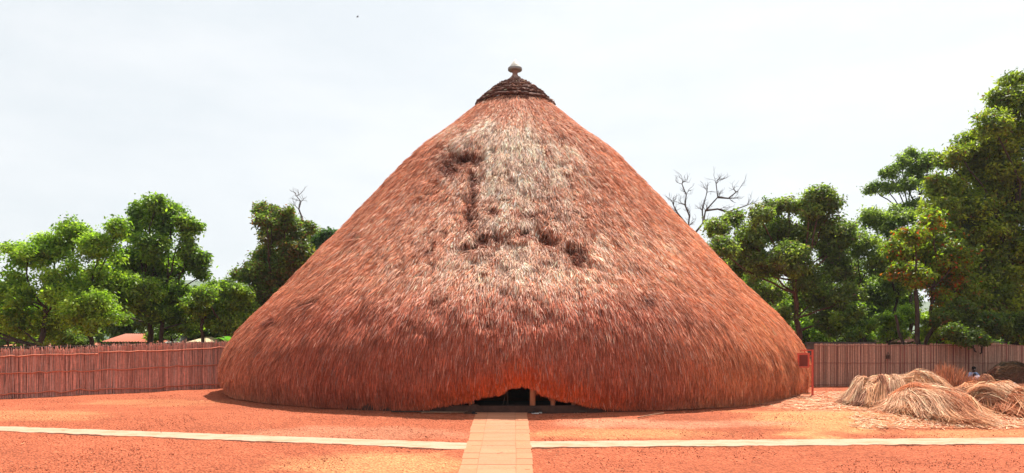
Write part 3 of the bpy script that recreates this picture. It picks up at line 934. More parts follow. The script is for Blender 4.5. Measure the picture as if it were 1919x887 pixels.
def tree(name, label, cat, lobes, Y, stems, seed, green=(0.055, 0.105, 0.022), green2=(0.10, 0.16, 0.03), spot=None, spot_p=0.0,
         clump=0.62, per=46, lsz=0.21, dens=1.0, depth=1.0, bark=None, group=None, trunk_r=0.2, hollow=0.35, slim=0.45, fork_z=None):
    """lobes: (px, py, rpx) outline masses of the crown; stems: [(base px, base depth offset)] trunks that fork into limbs"""
    rn = rng(seed)
    bark = bark or M_bark
    clump *= 1.08; lsz *= 1.04; dens *= 1.45
    lc, lr = [], []
    ymean = np.mean([l[1] for l in lobes])
    for lb in lobes:
        px, py, rp = lb[:3]
        r = 1.17 * rp / F * Y
        Yl = Y + rn.normal() * r * 0.55 * depth + (lb[3] if len(lb) > 3 else 0)
        lc.append(px2w(px, py, Yl)); lr.append(r)
    lc, lr = np.array(lc), np.array(lr)
    # every mass breaks up into smaller uneven ones
    sc_, sr_, sk_ = [], [], []
    for c, r in zip(lc, lr):
        for _ in range(8):
            d = rn.normal(size=3); d /= np.linalg.norm(d)
            k = 0.36 + 0.28 * rn.random()
            sc_.append(c + d * r * (1.0 - k) * (0.55 + 0.5 * rn.random()) * np.array((1.1, 1, 0.85))); sr_.append(r * k); sk_.append(0.55 + 0.9 * rn.random())
    bx = np.mean([px2w(s[0], YH, Y)[0] for s in stems])
    root = thing(name, label, cat, (bx, Y, -0.06), group)
    O = np.array((bx, Y, -0.06))
    # clumps
    cc, cs, ccol = [], [], []
    g1, g2 = np.array(green), np.array(green2)
    for c, r, sk in zip(sc_, sr_, sk_):
        k = max(4, int(dens * 5.4 * (r / clump) ** 1.7))
        d = rn.normal(size=(k, 3)); d /= np.linalg.norm(d, axis=1)[:, None]
        d[:, 2] = np.where((d[:, 2] < -0.3) & (rn.random(k) < 0.35), -d[:, 2], d[:, 2])
        rr = (hollow + (1.12 - hollow) * rn.random(k) ** 0.6) * np.where(rn.random(k) < 0.14, 1.22, 1.0)
        sz = clump * (0.45 + 0.6 * rn.random(k)) * min(1.0, 1.3 * r / clump)
        p = c + d * (rr * np.maximum(r - sz * 0.45, r * 0.5))[:, None] * np.array((1, 0.9, 0.88))
        cc.append(p); cs.append(sz)
        a = np.clip(rn.random((k, 1)) ** 1.3 * sk, 0, 1)
        col = g1 * (1 - a) + g2 * a
        if spot is not None:
            pk = (rn.random(k) < spot_p)[:, None]
            col = np.where(pk, np.array(spot) * 0.6 + col * 0.4, col)
        ccol.append(col)
    cc, cs, ccol = np.concatenate(cc), np.concatenate(cs), np.concatenate(ccol)
    keep = cc[:, 2] > 0.4
    cc, cs, ccol = cc[keep], cs[keep], ccol[keep]
    V, Fq, col = leaves(cc - O, cs, per, lsz, ccol, rn, slim=slim)
    if spot is not None:
        nl = len(Fq)
        pk = np.repeat(rn.random(nl) < spot_p * 0.5, 4)
        col = np.where(pk[:, None], np.array(spot) * 1.2, col)
    # trunk and limbs
    mb = MB()
    tops = []
    for (sx, tx, ty, kk) in stems:
        p0 = np.array((px2w(sx, YH, Y)[0], Y + rn.normal() * 0.3, -0.1))
        p1 = px2w(tx, ty, Y)
        P = limb(mb, p0 - O, p1 - O, trunk_r * kk, trunk_r * kk * 0.6, rn, 0.05, 9, 10)
        tops += [(P[q] + O, trunk_r * kk * (1 - 0.4 * (q / 8) ** 0.8)) for q in (4, 5, 6, 7, 8)]
    for c, r in zip(lc, lr):
        j = int(np.argmin([np.linalg.norm(c - t[0]) + 2.5 * max(0, t[0][2] - c[2] + 0.35 * np.linalg.norm((c - t[0])[:2])) + 1.2 * rn.random() for t in tops]))
        e = c + np.array((0, 0, -0.1 * r))
        limb(mb, tops[j][0] - O, e - O, tops[j][1] * 0.5, 0.04, rn, 0.14, 8, 7)
        near = np.argsort(np.linalg.norm(cc - c, axis=1))[: int(6 + 5 * r)]
        for q in near[:: max(1, len(near) // 7)]:
            limb(mb, e - O, cc[q] - O, 0.045, 0.012, rn, 0.12, 4, 5)
    mb.build('trunk', bark, root, smooth=True)
    mesh_obj('crown', V, Fq, M_leaf, root, col)
    return root

BR = dict(green=(0.125, 0.215, 0.024), green2=(0.36, 0.47, 0.050))     # bright
MID = dict(green=(0.085, 0.155, 0.025), green2=(0.25, 0.345, 0.044))
DK = dict(green=(0.090, 0.138, 0.032), green2=(0.250, 0.310, 0.066))

def build_trees():
    tree('broad_tree', 'broad pale green spreading tree above the left end of the red fence', 'tree',
         [(55, 478, 48), (140, 442, 42), (100, 470, 45), (185, 470, 42), (30, 545, 55), (110, 535, 60), (190, 530, 55), (20, 600, 45), (90, 595, 55), (165, 590, 55), (215, 560, 45), (-60, 500, 60), (-70, 580, 65), (-150, 560, 60), (220, 430, 26)],
         46, [(72, 85, 575, 1.1), (178, 165, 585, 0.9)], 11, **BR, dens=0.85, clump=0.6, per=44, lsz=0.20, hollow=0.25, slim=0.5)
    tree('tall_tree', 'tall dark glossy tree with a knobbly top, left of centre', 'tree',
         [(292, 383, 26), (262, 398, 22), (325, 400, 26), (300, 420, 34), (250, 432, 30), (345, 430, 28), (280, 462, 42), (350, 470, 22), (240, 490, 42), (310, 505, 45), (368, 492, 26), (378, 515, 18), (250, 550, 48), (325, 560, 46), (275, 585, 34), (228, 588, 30), (350, 600, 34)],
         50, [(268, 275, 540, 1.2), (300, 305, 560, 0.9)], 12, **MID, dens=1.0, clump=0.62, per=46, lsz=0.24)
    tree('bushy_tree', 'low bright bushy tree between the tall tree and the thatch', 'tree',
         [(410, 550, 30), (388, 556, 26), (425, 538, 20), (448, 548, 22), (460, 575, 24), (440, 575, 30), (392, 592, 34), (425, 612, 34), (370, 575, 30), (455, 610, 28)],
         47.5, [(372, 380, 600, 0.8), (425, 425, 600, 0.7)], 13, **MID, clump=0.5, per=42, lsz=0.19)
    tree('conical_tree', 'dark narrow tree with rusty leaves rising beside the left thatch slope', 'tree',
         [(492, 392, 20), (512, 400, 20), (535, 402, 22), (500, 418, 22), (540, 425, 26), (510, 445, 32), (560, 445, 26), (553, 420, 20), (575, 432, 20), (545, 470, 32), (500, 480, 32), (475, 510, 30), (530, 510, 38), (455, 520, 20), (500, 545, 44), (570, 490, 34), (470, 565, 36), (530, 575, 42), (480, 605, 36)],
         52, [(500, 512, 560, 1.1)], 14, green=(0.075, 0.115, 0.026), green2=(0.18, 0.25, 0.040), spot=(0.17, 0.075, 0.035), spot_p=0.2, clump=0.55, per=44, lsz=0.21)
    tree('round_tree', 'small blue green treetop peeping over the left thatch slope', 'tree',
         [(605, 442, 16), (622, 440, 14), (590, 452, 18), (610, 470, 26), (590, 500, 30), (600, 560, 35)], 60, [(600, 600, 500, 0.9)], 15, green=(0.04, 0.085, 0.03), green2=(0.07, 0.13, 0.04), clump=0.5, per=40)
    # right of the tomb
    tree('spreading_tree', 'wide grey green tree with a reddish leaning trunk right of the thatch', 'tree',
         [(1345, 430, 26), (1375, 412, 24), (1425, 405, 30), (1450, 390, 22), (1480, 388, 26), (1535, 368, 28), (1560, 385, 26), (1515, 395, 28), (1400, 445, 40), (1455, 430, 38), (1540, 425, 44), (1580, 440, 34), (1350, 470, 34), (1480, 480, 48), (1390, 500, 42), (1560, 500, 46), (1440, 545, 40), (1530, 560, 46), (1590, 560, 36), (1580, 610, 34), (1545, 605, 30), (1500, 440, 40), (1440, 500, 40), (1500, 520, 36), (1455, 590, 30), (1560, 460, 34), (1420, 470, 34)],
         50, [(1512, 1488, 525, 1.15)], 21, **DK, spot=(0.14, 0.10, 0.075), spot_p=0.10, clump=0.62, per=46, lsz=0.21, bark=M_redbark, dens=0.9)
    tree('thicket_tree', 'dense little tree with dark foliage low beside the right thatch slope', 'tree',
         [(1400, 540, 36), (1440, 580, 38), (1465, 610, 34), (1420, 520, 30), (1360, 500, 30)], 56, [(1440, 1430, 590, 0.7)], 22, **MID, clump=0.55, per=40)
    tree('forked_tree', 'dark tree with a trunk forked in a V behind the fence', 'tree',
         [(1635, 412, 30), (1690, 408, 30), (1665, 425, 36), (1612, 455, 36), (1700, 460, 40), (1650, 485, 44), (1600, 510, 36), (1690, 520, 40), (1630, 545, 34), (1600, 575, 26), (1660, 560, 26)],
         54, [(1648, 1612, 575, 0.85), (1648, 1682, 560, 0.8)], 23, **DK, clump=0.6, per=44, lsz=0.2, fork_z=1)
    tree('far_tree', 'sparse dark treetop on high limbs standing between two taller crowns', 'tree',
         [(1715, 292, 20), (1690, 305, 18), (1745, 300, 22), (1668, 322, 18), (1640, 352, 17), (1665, 352, 18), (1720, 325, 26), (1695, 345, 24), (1740, 350, 28), (1715, 385, 24)],
         62, [(1712, 1712, 420, 0.95)], 24, **DK, clump=0.6, per=36, lsz=0.22, dens=0.8)
    tree('giant_tree', 'giant tree filling the right edge, tallest of all', 'tree',
         [(1898, 165, 34), (1875, 190, 26), (1905, 205, 42), (1860, 232, 34), (1900, 255, 48), (1830, 268, 32), (1855, 290, 42), (1800, 285, 30), (1775, 300, 28), (1810, 320, 42), (1765, 345, 34), (1900, 330, 58), (1850, 350, 50), (1790, 380, 44), (1900, 410, 60), (1840, 430, 56), (1910, 490, 60), (1850, 510, 56), (1890, 570, 56), (1820, 560, 46), (1960, 230, 70), (1980, 330, 80), (1990, 450, 85), (1980, 560, 70), (2060, 300, 90), (2080, 450, 90), (1850, 600, 42), (1930, 620, 40), (1760, 400, 44), (1800, 450, 50), (1880, 445, 56), (1905, 545, 56), (1815, 500, 44), (1870, 300, 46), (1825, 390, 46)],
         48, [(1905, 1890, 470, 1.7), (1850, 1845, 520, 1.0)], 25, green=(0.098, 0.142, 0.024), green2=(0.34, 0.38, 0.042), spot=(0.16, 0.08, 0.03), spot_p=0.05, clump=0.68, per=46, lsz=0.23, dens=0.85)
    tree('flowering_tree', 'tree with orange blossoms among its leaves, leaning on two dark stems', 'tree',
         [(1745, 420, 32), (1710, 440, 30), (1770, 440, 36), (1690, 470, 34), (1735, 475, 42), (1785, 485, 40), (1685, 505, 26), (1720, 520, 34), (1770, 530, 40), (1800, 540, 34), (1760, 560, 26)],
         45, [(1712, 1716, 545, 0.95), (1716, 1748, 540, 0.8), (1700, 1678, 590, 0.6)], 26, green=(0.095, 0.145, 0.018), green2=(0.26, 0.33, 0.026), spot=(0.42, 0.075, 0.015), spot_p=0.11, clump=0.55, per=46, lsz=0.19, dens=0.9)
    tree('overhanging_bush', 'leafy bough of small leaves drooping over the top of the brown fence', 'shrub',
         [(1770, 600, 30), (1800, 590, 34), (1830, 605, 34), (1790, 625, 24, -1.6), (1825, 632, 20, -2), (1860, 620, 30), (1890, 610, 32), (1805, 640, 13, -2.2), (1845, 642, 12, -2), (1925, 610, 36)],
         43.4, [(1830, 1825, 615, 0.5), (1890, 1885, 610, 0.5)], 27, green=(0.060, 0.10, 0.020), green2=(0.15, 0.21, 0.03), spot=(0.30, 0.08, 0.03), spot_p=0.03, clump=0.42, per=40, lsz=0.17, depth=0.4)
    # darker growth filling the view beneath and behind the crowns
    tree('thicket_tree', 'wide dark thicket tree filling the gaps beneath the broad and tall left trees', 'tree',
         [(20, 560, 40), (70, 580, 42), (120, 600, 40), (160, 560, 40), (200, 585, 40), (245, 575, 40), (20, 610, 34), (185, 612, 28), (230, 612, 26), (290, 600, 34), (330, 570, 34), (60, 620, 26), (140, 625, 24), (-40, 580, 40), (-20, 640, 26), (30, 642, 26), (80, 642, 26), (130, 640, 26), (180, 642, 26), (230, 640, 26), (280, 642, 26), (330, 640, 26)], 62, [(150, 150, 600, 0.9), (262, 265, 600, 0.7)], 51, **DK, per=46, dens=1.7, clump=0.75, lsz=0.25)
    tree('thicket_tree', 'dark thicket tree standing low between the tall tree and the rusty one', 'tree',
         [(380, 600, 30), (420, 590, 30), (460, 580, 32), (490, 600, 34), (440, 615, 26), (370, 640, 26), (410, 640, 26), (450, 640, 26), (360, 615, 24)], 57, [(440, 440, 600, 0.8)], 52, **DK, per=46, dens=1.7, clump=0.75, lsz=0.25)
    tree('thicket_tree', 'deep green thicket tree closing the view behind the reddish leaning trunk', 'tree',
         [(1380, 540, 36), (1430, 520, 40), (1480, 560, 42), (1530, 540, 40), (1580, 570, 40), (1500, 610, 34), (1550, 615, 32), (1600, 600, 34), (1460, 610, 30), (1620, 540, 36), (1500, 642, 24), (1540, 640, 26), (1580, 642, 26), (1620, 640, 24), (1635, 610, 24)], 62, [(1530, 1530, 590, 0.9)], 53, **DK, per=46, dens=1.7, clump=0.75, lsz=0.25)
    tree('thicket_tree', 'deep green thicket tree closing the view behind the V forked trunk', 'tree',
         [(1640, 570, 34), (1670, 530, 40), (1700, 500, 40), (1640, 610, 28), (1690, 570, 30), (1765, 590, 26), (1790, 560, 34), (1730, 480, 40), (1780, 500, 40), (1700, 600, 22), (1655, 642, 24), (1695, 642, 20), (1740, 642, 26), (1780, 640, 26), (1820, 640, 26), (1865, 640, 28), (1910, 640, 28), (1950, 630, 34), (1765, 615, 22)], 64, [(1660, 1660, 590, 0.9)], 54, **MID, per=46, dens=1.7, clump=0.75, lsz=0.25)
    # low growth behind the fences
    low = [('bright yellow green shrub showing between the forked trunks', [(1560, 560, 20), (1590, 590, 22), (1570, 615, 24), (1610, 620, 22)], 58, 1585, BR),
           ('leafy green shrub behind the stems of the orange blossomed tree', [(1700, 590, 22), (1680, 615, 24), (1655, 600, 22), (1760, 600, 24), (1735, 625, 20)], 57, 1690, BR),
           ('green shrub just beyond the thatch edge and block wall', [(1500, 610, 26), (1535, 625, 22), (1475, 625, 20)], 58, 1505, BR),
           ('light green shrub at the far left end of the fence', [(15, 620, 24), (-15, 610, 26), (35, 600, 24), (50, 625, 16)], 49, 15, BR),
           ('dark shrub under the broad pale tree', [(130, 630, 20), (110, 640, 22), (150, 642, 22), (75, 640, 20), (45, 642, 18), (160, 620, 22), (100, 622, 22)], 52, 130, DK),
           ('shrub directly behind the middle of the grey block wall', [(1600, 628, 20), (1580, 600, 24), (1625, 610, 20), (1605, 585, 20)], 48, 1600, MID),
           ('shrub between the V forked trunk and the two dark stems', [(1662, 625, 20), (1672, 600, 20), (1650, 600, 16), (1690, 630, 16)], 51, 1664, BR),
           ('low shrub right of the two dark stems', [(1745, 628, 20), (1765, 612, 22), (1740, 600, 18), (1785, 625, 18)], 50, 1755, BR),
           ('shrub standing in front of the cream roofed house', [(315, 620, 22), (345, 612, 20), (295, 630, 16)], 51, 320, MID)]
    for k, (lab, lb, Y, sx, g) in enumerate(low):
        tree('shrub', lab, 'shrub', lb, Y, [(sx, sx, 630, 0.4)], 60 + k, **g, clump=0.45, per=36, lsz=0.19, group='shrubs behind the fences')
build_trees()

# leafless trees
def dead_tree(name, label, base, Y, segs, seed, r0):
    rn = rng(seed)
    O = px2w(base[0], base[1], Y)
    foot = np.array((O[0], Y, -0.06))
    root = thing(name, label, 'tree', tuple(foot))
    mb = MB()
    mb.tube(np.array([(0, 0, 0), (O - foot) * 0.5 + (0.1, 0, 0), O - foot]), [r0 * 1.5, r0 * 1.25, r0 * 1.1], 8)
    def go_(p, d, ln, r, lev):
        n = 5
        P = [p]
        dd = d.copy()
        for _ in range(n):
            dd = dd + rn.normal(size=3) * 0.20 + np.array((0, 0, 0.05))
            dd /= np.linalg.norm(dd)
            P.append(P[-1] + dd * ln / n)
        mb.tube(P, np.linspace(r, r * 0.55, n + 1), 6 if lev < 2 else 4, cap=False)
        if lev >= 4: return
        for k in range(3 if lev < 3 else 2):
            i = n if k == 0 else rn.integers(2, n)
            nd = dd + rn.normal(size=3) * (0.55 if k else 0.3) * np.array((1, 0.8, 0.7))
            nd /= np.linalg.norm(nd)
            go_(P[i], nd, ln * (0.62 + 0.2 * rn.random()), r * (0.55 if k else 0.62), lev + 1)
    for pl in segs:
        P = [px2w(x, y, Y + rn.normal() * 0.4) - foot for x, y in pl]
        mb.tube(P, np.linspace(r0, r0 * 0.45, len(P)), 7, cap=False)
        for i in range(1, len(P)):
            d = P[i] - P[i - 1]; d /= np.linalg.norm(d)
            for _ in range(3 if i < len(P) - 1 else 4):
                nd = d + rn.normal(size=3) * np.array((0.6, 0.5, 0.3)); nd /= np.linalg.norm(nd)
                go_(P[i], nd, (0.42 + 0.42 * rn.random()) * r0 / 0.1, r0 * 0.34, 2)
    mb.build('trunk', M_deadbark, root, smooth=True)
dead_tree('dead_tree', 'bare leafless tree forking against the sky by the right thatch edge', (1300, 440), 58,
          [[(1300, 440), (1290, 425), (1292, 405), (1284, 385), (1286, 365), (1278, 345)], [(1300, 440), (1318, 418), (1322, 395), (1345, 370), (1342, 345)], [(1318, 418), (1316, 395), (1325, 360)],
           [(1290, 425), (1270, 400), (1262, 385)], [(1345, 370), (1365, 372), (1380, 360)], [(1322, 395), (1345, 392), (1362, 398), (1400, 385)]], 31, 0.085)
dead_tree('dead_tree', 'single bare crooked dead bough rising above the dark rusty leaved tree', (566, 405), 52.5,
          [[(566, 408), (560, 392), (564, 378), (556, 368)]], 32, 0.065)

# banana plant and spiky plant
def blade_plant(name, label, cat, px, Y, z0, n, ln, wd, col, seed, droop=0.5, spread=0.8, stem=0.0):
    rn = rng(seed)
    x = px2w(px, YH, Y)[0]
    root = thing(name, label, cat, (x, Y, -0.06))
    mb = MB()
    mb.tube([(0, 0, -0.05), (0.03, 0, z0 * 0.5), (0, 0, z0 + 0.1)], [0.12, 0.10, 0.07], 9)
    mb.build('stem', M_bark if stem == 0 else M_post, root, smooth=True)
    for k in range(n):
        a = 2 * PI * k / n + rn.normal() * 0.4
        d = np.array((math.cos(a) * spread, math.sin(a) * spread, 0.9 + 0.4 * rn.random()))
        d /= np.linalg.norm(d)
        L_ = ln * (0.75 + 0.5 * rn.random())
        t = np.linspace(0, 1, 9)
        P = np.array([(0, 0, z0)]) + d[None] * (L_ * t)[:, None] + np.array((0, 0, -1.0))[None] * (droop * L_ * t ** 2.2)[:, None]
        side = np.cross(d, (0, 0, 1)); side /= np.linalg.norm(side)
        wv = wd * np.sin(PI * np.clip(0.08 + 0.92 * t, 0, 1)) ** 0.6 + 0.01
        V, Fq, cc = ribbons(P[None], (side[None] * wv[:, None])[None], np.array([col]) * (0.8 + 0.4 * rn.random()))
        mesh_obj('leaf', V, Fq, M_leaf, root, cc)
blade_plant('banana_plant', 'banana plant with broad bright leaves beside the left thatch edge', 'plant', 437, 44.5, 2.3, 7, 1.7, 0.22, (0.10, 0.24, 0.04), 41)
blade_plant('spiky_plant', 'spiky plant of narrow yellowish leaves behind the left fence', 'plant', 82, 44, 2.2, 22, 1.3, 0.035, (0.20, 0.21, 0.06), 42, 0.55)

# ------------------------------------------------------------------ houses beyond the fences
def house(label, px0, px1, py_ridge, py_eave, Y, roofc, wallc, seed, hip=0.35, ridges=True):
    x0, x1 = px2w(px0, YH, Y)[0], px2w(px1, YH, Y)[0]
    zr, ze = px2w(0, py_ridge, Y + 2)[2], px2w(0, py_eave, Y)[2]
    d = 5.0
    cx = (x0 + x1) / 2
    root = thing('house', label, 'house', (cx, Y, -0.06))
    hw = (x1 - x0) / 2
    mw = rough_mat('plaster', wallc, None, 3)
    mr = rough_mat('roof_sheet', roofc, tuple(c * 0.75 for c in roofc), 4, rough=0.6)
    b = MB(); b.box((-hw + 0.4, 0.4, 0), (hw - 0.4, d - 0.4, ze - 0.02)); b.build('wall', mw, root)
    r = MB()
    hx = hw * (1 - hip)
    n = max(6, int(2 * hw / 0.22)) if ridges else 1
    # corrugated front and back slopes, hipped ends
    V, Fc = [], []
    for yy, yr in ((0, d / 2), (d, d / 2)):
        k0 = len(V)
        for i in range(2 * n + 1):
            t = i / (2 * n)
            bump_ = 0.04 if (i % 2 and ridges) else 0
            V.append((-hw + 2 * hw * t, yy, ze + 0.06 + bump_)); V.append((-hx + 2 * hx * t, yr, zr + 0.06 + bump_))
        Fc += [(k0 + 2 * i, k0 + 2 * i + 2, k0 + 2 * i + 3, k0 + 2 * i + 1) for i in range(2 * n)]
    k0 = len(V)
    V += [(-hw, 0, ze + 0.06), (-hw, d, ze + 0.06), (-hx, d / 2, zr + 0.06), (hw, 0, ze + 0.06), (hw, d, ze + 0.06), (hx, d / 2, zr + 0.06)]
    Fc += [(k0, k0 + 1, k0 + 2), (k0 + 3, k0 + 5, k0 + 4)]
    r.add(V, Fc)
    r.build('roof', mr, root)
house('house with a corrugated orange roof behind the red reed fence', 188, 262, 626, 641, 54, (0.36, 0.085, 0.035), (0.4, 0.28, 0.2), 1)
house('house with a small domed orange roof at the far left', 3, 34, 640, 649, 53, (0.42, 0.16, 0.08), (0.4, 0.28, 0.2), 2, 0.8)
house('house with a tiny terracotta roof peak under the broad tree', 115, 138, 639, 649, 54, (0.40, 0.13, 0.07), (0.4, 0.28, 0.2), 3, 0.8)
house('house with a pale cream roof between two trunks near the thatch', 344, 384, 632, 643, 53, (0.52, 0.42, 0.25), (0.5, 0.45, 0.36), 4, 0.7)
house('house with a weathered grey roof beside the cream roofed one', 306, 336, 627, 643, 54, (0.24, 0.22, 0.19), (0.4, 0.35, 0.3), 5, 0.6)
house('house with pink tiled roof glimpsed behind the orange blossomed tree', 1682, 1738, 622, 642, 60, (0.45, 0.20, 0.15), (0.45, 0.3, 0.24), 6, 0.4)

# distant hill
M_hill = rough_mat('hill_woods', (0.06, 0.10, 0.05), (0.10, 0.12, 0.07), 0.02)
def hill():
    r = rng(51)
    xs = np.linspace(-1300, 1300, 120)
    V, Fc = [], []
    rowsY = [900, 1000, 1120, 1300, 1600]
    hs_ = [0.0, 0.45, 0.85, 1.0, 0.3]
    for yy, h in zip(rowsY, hs_):
        top = 80 + 34 * np.exp(-((xs + 520) / 190) ** 2) + 16 * vnoise(xs / 260, xs * 0, 52) + 7 * vnoise(xs / 45, xs * 0 + yy, 53)
        V += list(zip(xs, np.full(120, yy), h * top - 2))
    for j in range(4):
        for i in range(119):
            Fc.append((j * 120 + i, j * 120 + i + 1, (j + 1) * 120 + i + 1, (j + 1) * 120 + i))
    m = MB(); m.add(V, Fc)
    m.build('hills', M_hill, smooth=True)['kind'] = 'structure'
hill()

# ------------------------------------------------------------------ heaps of cut grass
M_heap = rough_mat('heap_core', (0.10, 0.045, 0.025), (0.05, 0.02, 0.012), 6, bump=0.6)
def heap(label, cx, cy, rx, ry, h, flow, n, cols, seed, rot=0.0, ln=(0.7, 1.5), wdt=0.028, lift=0.10, name='grass_heap', radial=0.0, jit=0.18, group='heaps of cut thatching grass', pw=0.6, z0=None):
    n = int(n * 1.7); jit *= 2.0; lift *= 1.25; wdt *= 0.85
    """a heap lying on the ground, its stalks combed along the flow direction (degrees, 0 = +X)"""
    rn = rng(seed)
    g0 = float(gz(cx, cy)) if z0 is None else z0
    root = thing(name, label, 'grass heap', (cx, cy, g0), group)
    ca, sa = math.cos(rot), math.sin(rot)
    def hz(x, y):
        u, v = (x * ca + y * sa) / rx, (-x * sa + y * ca) / ry
        q = np.clip(1 - u * u - v * v, 0, 1)
        return h * q ** pw * (1 + 0.34 * vnoise(x * 1.5 + seed, y * 1.5, seed) + 0.12 * vnoise(x * 4 + seed, y * 4, seed + 1))
    t = np.linspace(0, 2 * PI, 29)[:-1]
    V, Fc = [], []
    ks = np.linspace(1, 0.0, 8)
    for k in ks:
        x, y = k * (rx * np.cos(t) * ca - ry * np.sin(t) * sa), k * (rx * np.cos(t) * sa + ry * np.sin(t) * ca)
        V += list(zip(x * 0.93, y * 0.93, hz(x, y) * 0.9 - 0.03 + gz(cx + x, cy + y) - float(gz(cx, cy))))
    for j in range(7):
        for i in range(28):
            Fc.append((j * 28 + i, j * 28 + (i + 1) % 28, (j + 1) * 28 + (i + 1) % 28, (j + 1) * 28 + i))
    m = MB(); m.add(V, Fc); m.build('heap_core', M_heap, root, smooth=True)
    a = rn.random(n) * 2 * PI; k = np.sqrt(rn.random(n)) * 0.98
    x, y = k * (rx * np.cos(a) * ca - ry * np.sin(a) * sa), k * (rx * np.cos(a) * sa + ry * np.sin(a) * ca)
    # tufts share a direction and a colour
    nt_ = 42
    tc_ = np.stack([(rn.random(nt_) * 2 - 1) * rx, (rn.random(nt_) * 2 - 1) * ry], -1)
    ti = np.argmin((x[:, None] - tc_[None, :, 0]) ** 2 + (y[:, None] - tc_[None, :, 1]) ** 2, 1)
    fl = rad(flow) + (rn.normal(size=nt_) * jit)[ti] + rn.normal(size=n) * np.where(rn.random(n) < 0.20, 0.7, 0.2)
    if radial:
        fr_ = np.arctan2(y - 0.3 * ry, x)
        df = (fr_ - fl + PI) % (2 * PI) - PI
        fl = fl + radial * df * np.clip(np.hypot(x / rx, y / ry) * 1.6, 0, 1)
    L_ = ln[0] + (ln[1] - ln[0]) * rn.random(n)
    lf = rn.random(n) ** 1.6 * lift
    tuft_h = (rn.random(nt_) ** 2.2 * 0.42 * h)[ti] * (0.6 + 0.8 * rn.random(n)) - 0.02
    K = 6
    tt = np.linspace(-0.45, 0.55, K)
    P = np.zeros((n, K, 3))
    for i, s in enumerate(tt):
        xx, yy = x + np.cos(fl) * L_ * s, y + np.sin(fl) * L_ * s
        zz = hz(xx, yy)
        P[:, i, 0], P[:, i, 1] = xx, yy
        P[:, i, 2] = zz + lf * (0.4 + 0.6 * (i / (K - 1))) + 0.012 + tuft_h * math.sin(PI * (0.12 + 0.8 * i / (K - 1)))
    # stiff stalks: they cannot fall down a cliff, so smooth the height along them
    for _ in range(2):
        P[:, 1:-1, 2] = 0.25 * P[:, :-2, 2] + 0.5 * P[:, 1:-1, 2] + 0.25 * P[:, 2:, 2]
    P[:, :, 2] = np.maximum(P[:, :, 2], 0.012 + 0.03 * rn.random(n)[:, None]) + gz(cx + P[:, :, 0], cy + P[:, :, 1]) - float(gz(cx, cy))
    side = np.stack([-np.sin(fl), np.cos(fl), rn.normal(size=n) * 0.8], -1)
    side /= np.linalg.norm(side, axis=1)[:, None]
    W = side[:, None, :] * (wdt * 0.5 * (0.6 + 0.8 * rn.random(n)))[:, None, None] * np.linspace(1, 0.35, K)[None, :, None]
    ct = np.array(cols)[rn.integers(0, len(cols), nt_)][ti]
    cr_ = np.array(cols)[rn.integers(0, len(cols), n)]
    c = (0.7 * ct + 0.3 * cr_) * np.exp(0.28 * rn.normal(size=n))[:, None]
    v, f, cc = ribbons(P, W, np.clip(c, 0.01, 0.85))
    mesh_obj('stalks', v, f, M_straw, root, cc)
    return root

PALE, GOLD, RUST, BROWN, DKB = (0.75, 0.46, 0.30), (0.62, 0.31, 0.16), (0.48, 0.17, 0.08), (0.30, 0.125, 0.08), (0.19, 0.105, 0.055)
def upright(label, cx, cy, rx, ry, h, n, cols, seed, tilt=0.25):
    rn = rng(seed)
    g0 = float(gz(cx, cy))
    root = thing('grass_heap', label, 'grass heap', (cx, cy, g0), 'heaps of cut thatching grass')
    a = rn.random(n) * 2 * PI; k = np.sqrt(rn.random(n))
    x, y = k * rx * np.cos(a), k * ry * np.sin(a)
    hh = h * (1 - 0.55 * k ** 1.5) * (0.75 + 0.35 * rn.random(n)) * (1 + 0.25 * vnoise(x * 1.8 + 3, y * 1.8, seed))
    d = np.stack([x / rx * tilt + rn.normal(size=n) * 0.12, y / ry * tilt + rn.normal(size=n) * 0.12, np.ones(n)], -1)
    K = 4
    tt = np.linspace(0, 1, K)
    P = np.stack([x, y, 0 * x], -1)[:, None, :] + d[:, None, :] * (hh[:, None] * tt[None])[:, :, None]
    P[:, :, 0] += (x / rx * 0.25 * hh)[:, None] * tt[None] ** 2
    P[:, :, 2] -= (0.12 * hh * k)[:, None] * tt[None] ** 2
    an = rn.random(n) * PI
    side = np.stack([np.cos(an), np.sin(an), 0 * an], -1)
    W = side[:, None, :] * (0.014 * (0.6 + 0.8 * rn.random(n)))[:, None, None] * np.linspace(1, 0.4, K)[None, :, None]
    c = np.array(cols)[rn.integers(0, len(cols), n)] * np.exp(0.3 * rn.normal(size=n))[:, None]
    v, f, cc = ribbons(P, W, np.clip(c, 0.01, 0.8))
    mesh_obj('stalks', v, f, M_straw, root, cc)
    t = np.linspace(0, 2 * PI, 21)[:-1]
    m = MB()
    V = [(q * rx * math.cos(b), q * ry * math.sin(b), h * z_) for q, z_ in ((0.9, 0), (0.75, 0.35), (0.45, 0.55), (0.02, 0.68)) for b in t]
    m.add(V, [(j * 20 + i, j * 20 + (i + 1) % 20, (j + 1) * 20 + (i + 1) % 20, (j + 1) * 20 + i) for j in range(3) for i in range(20)])
    m.build('heap_core', M_heap, root, smooth=True)

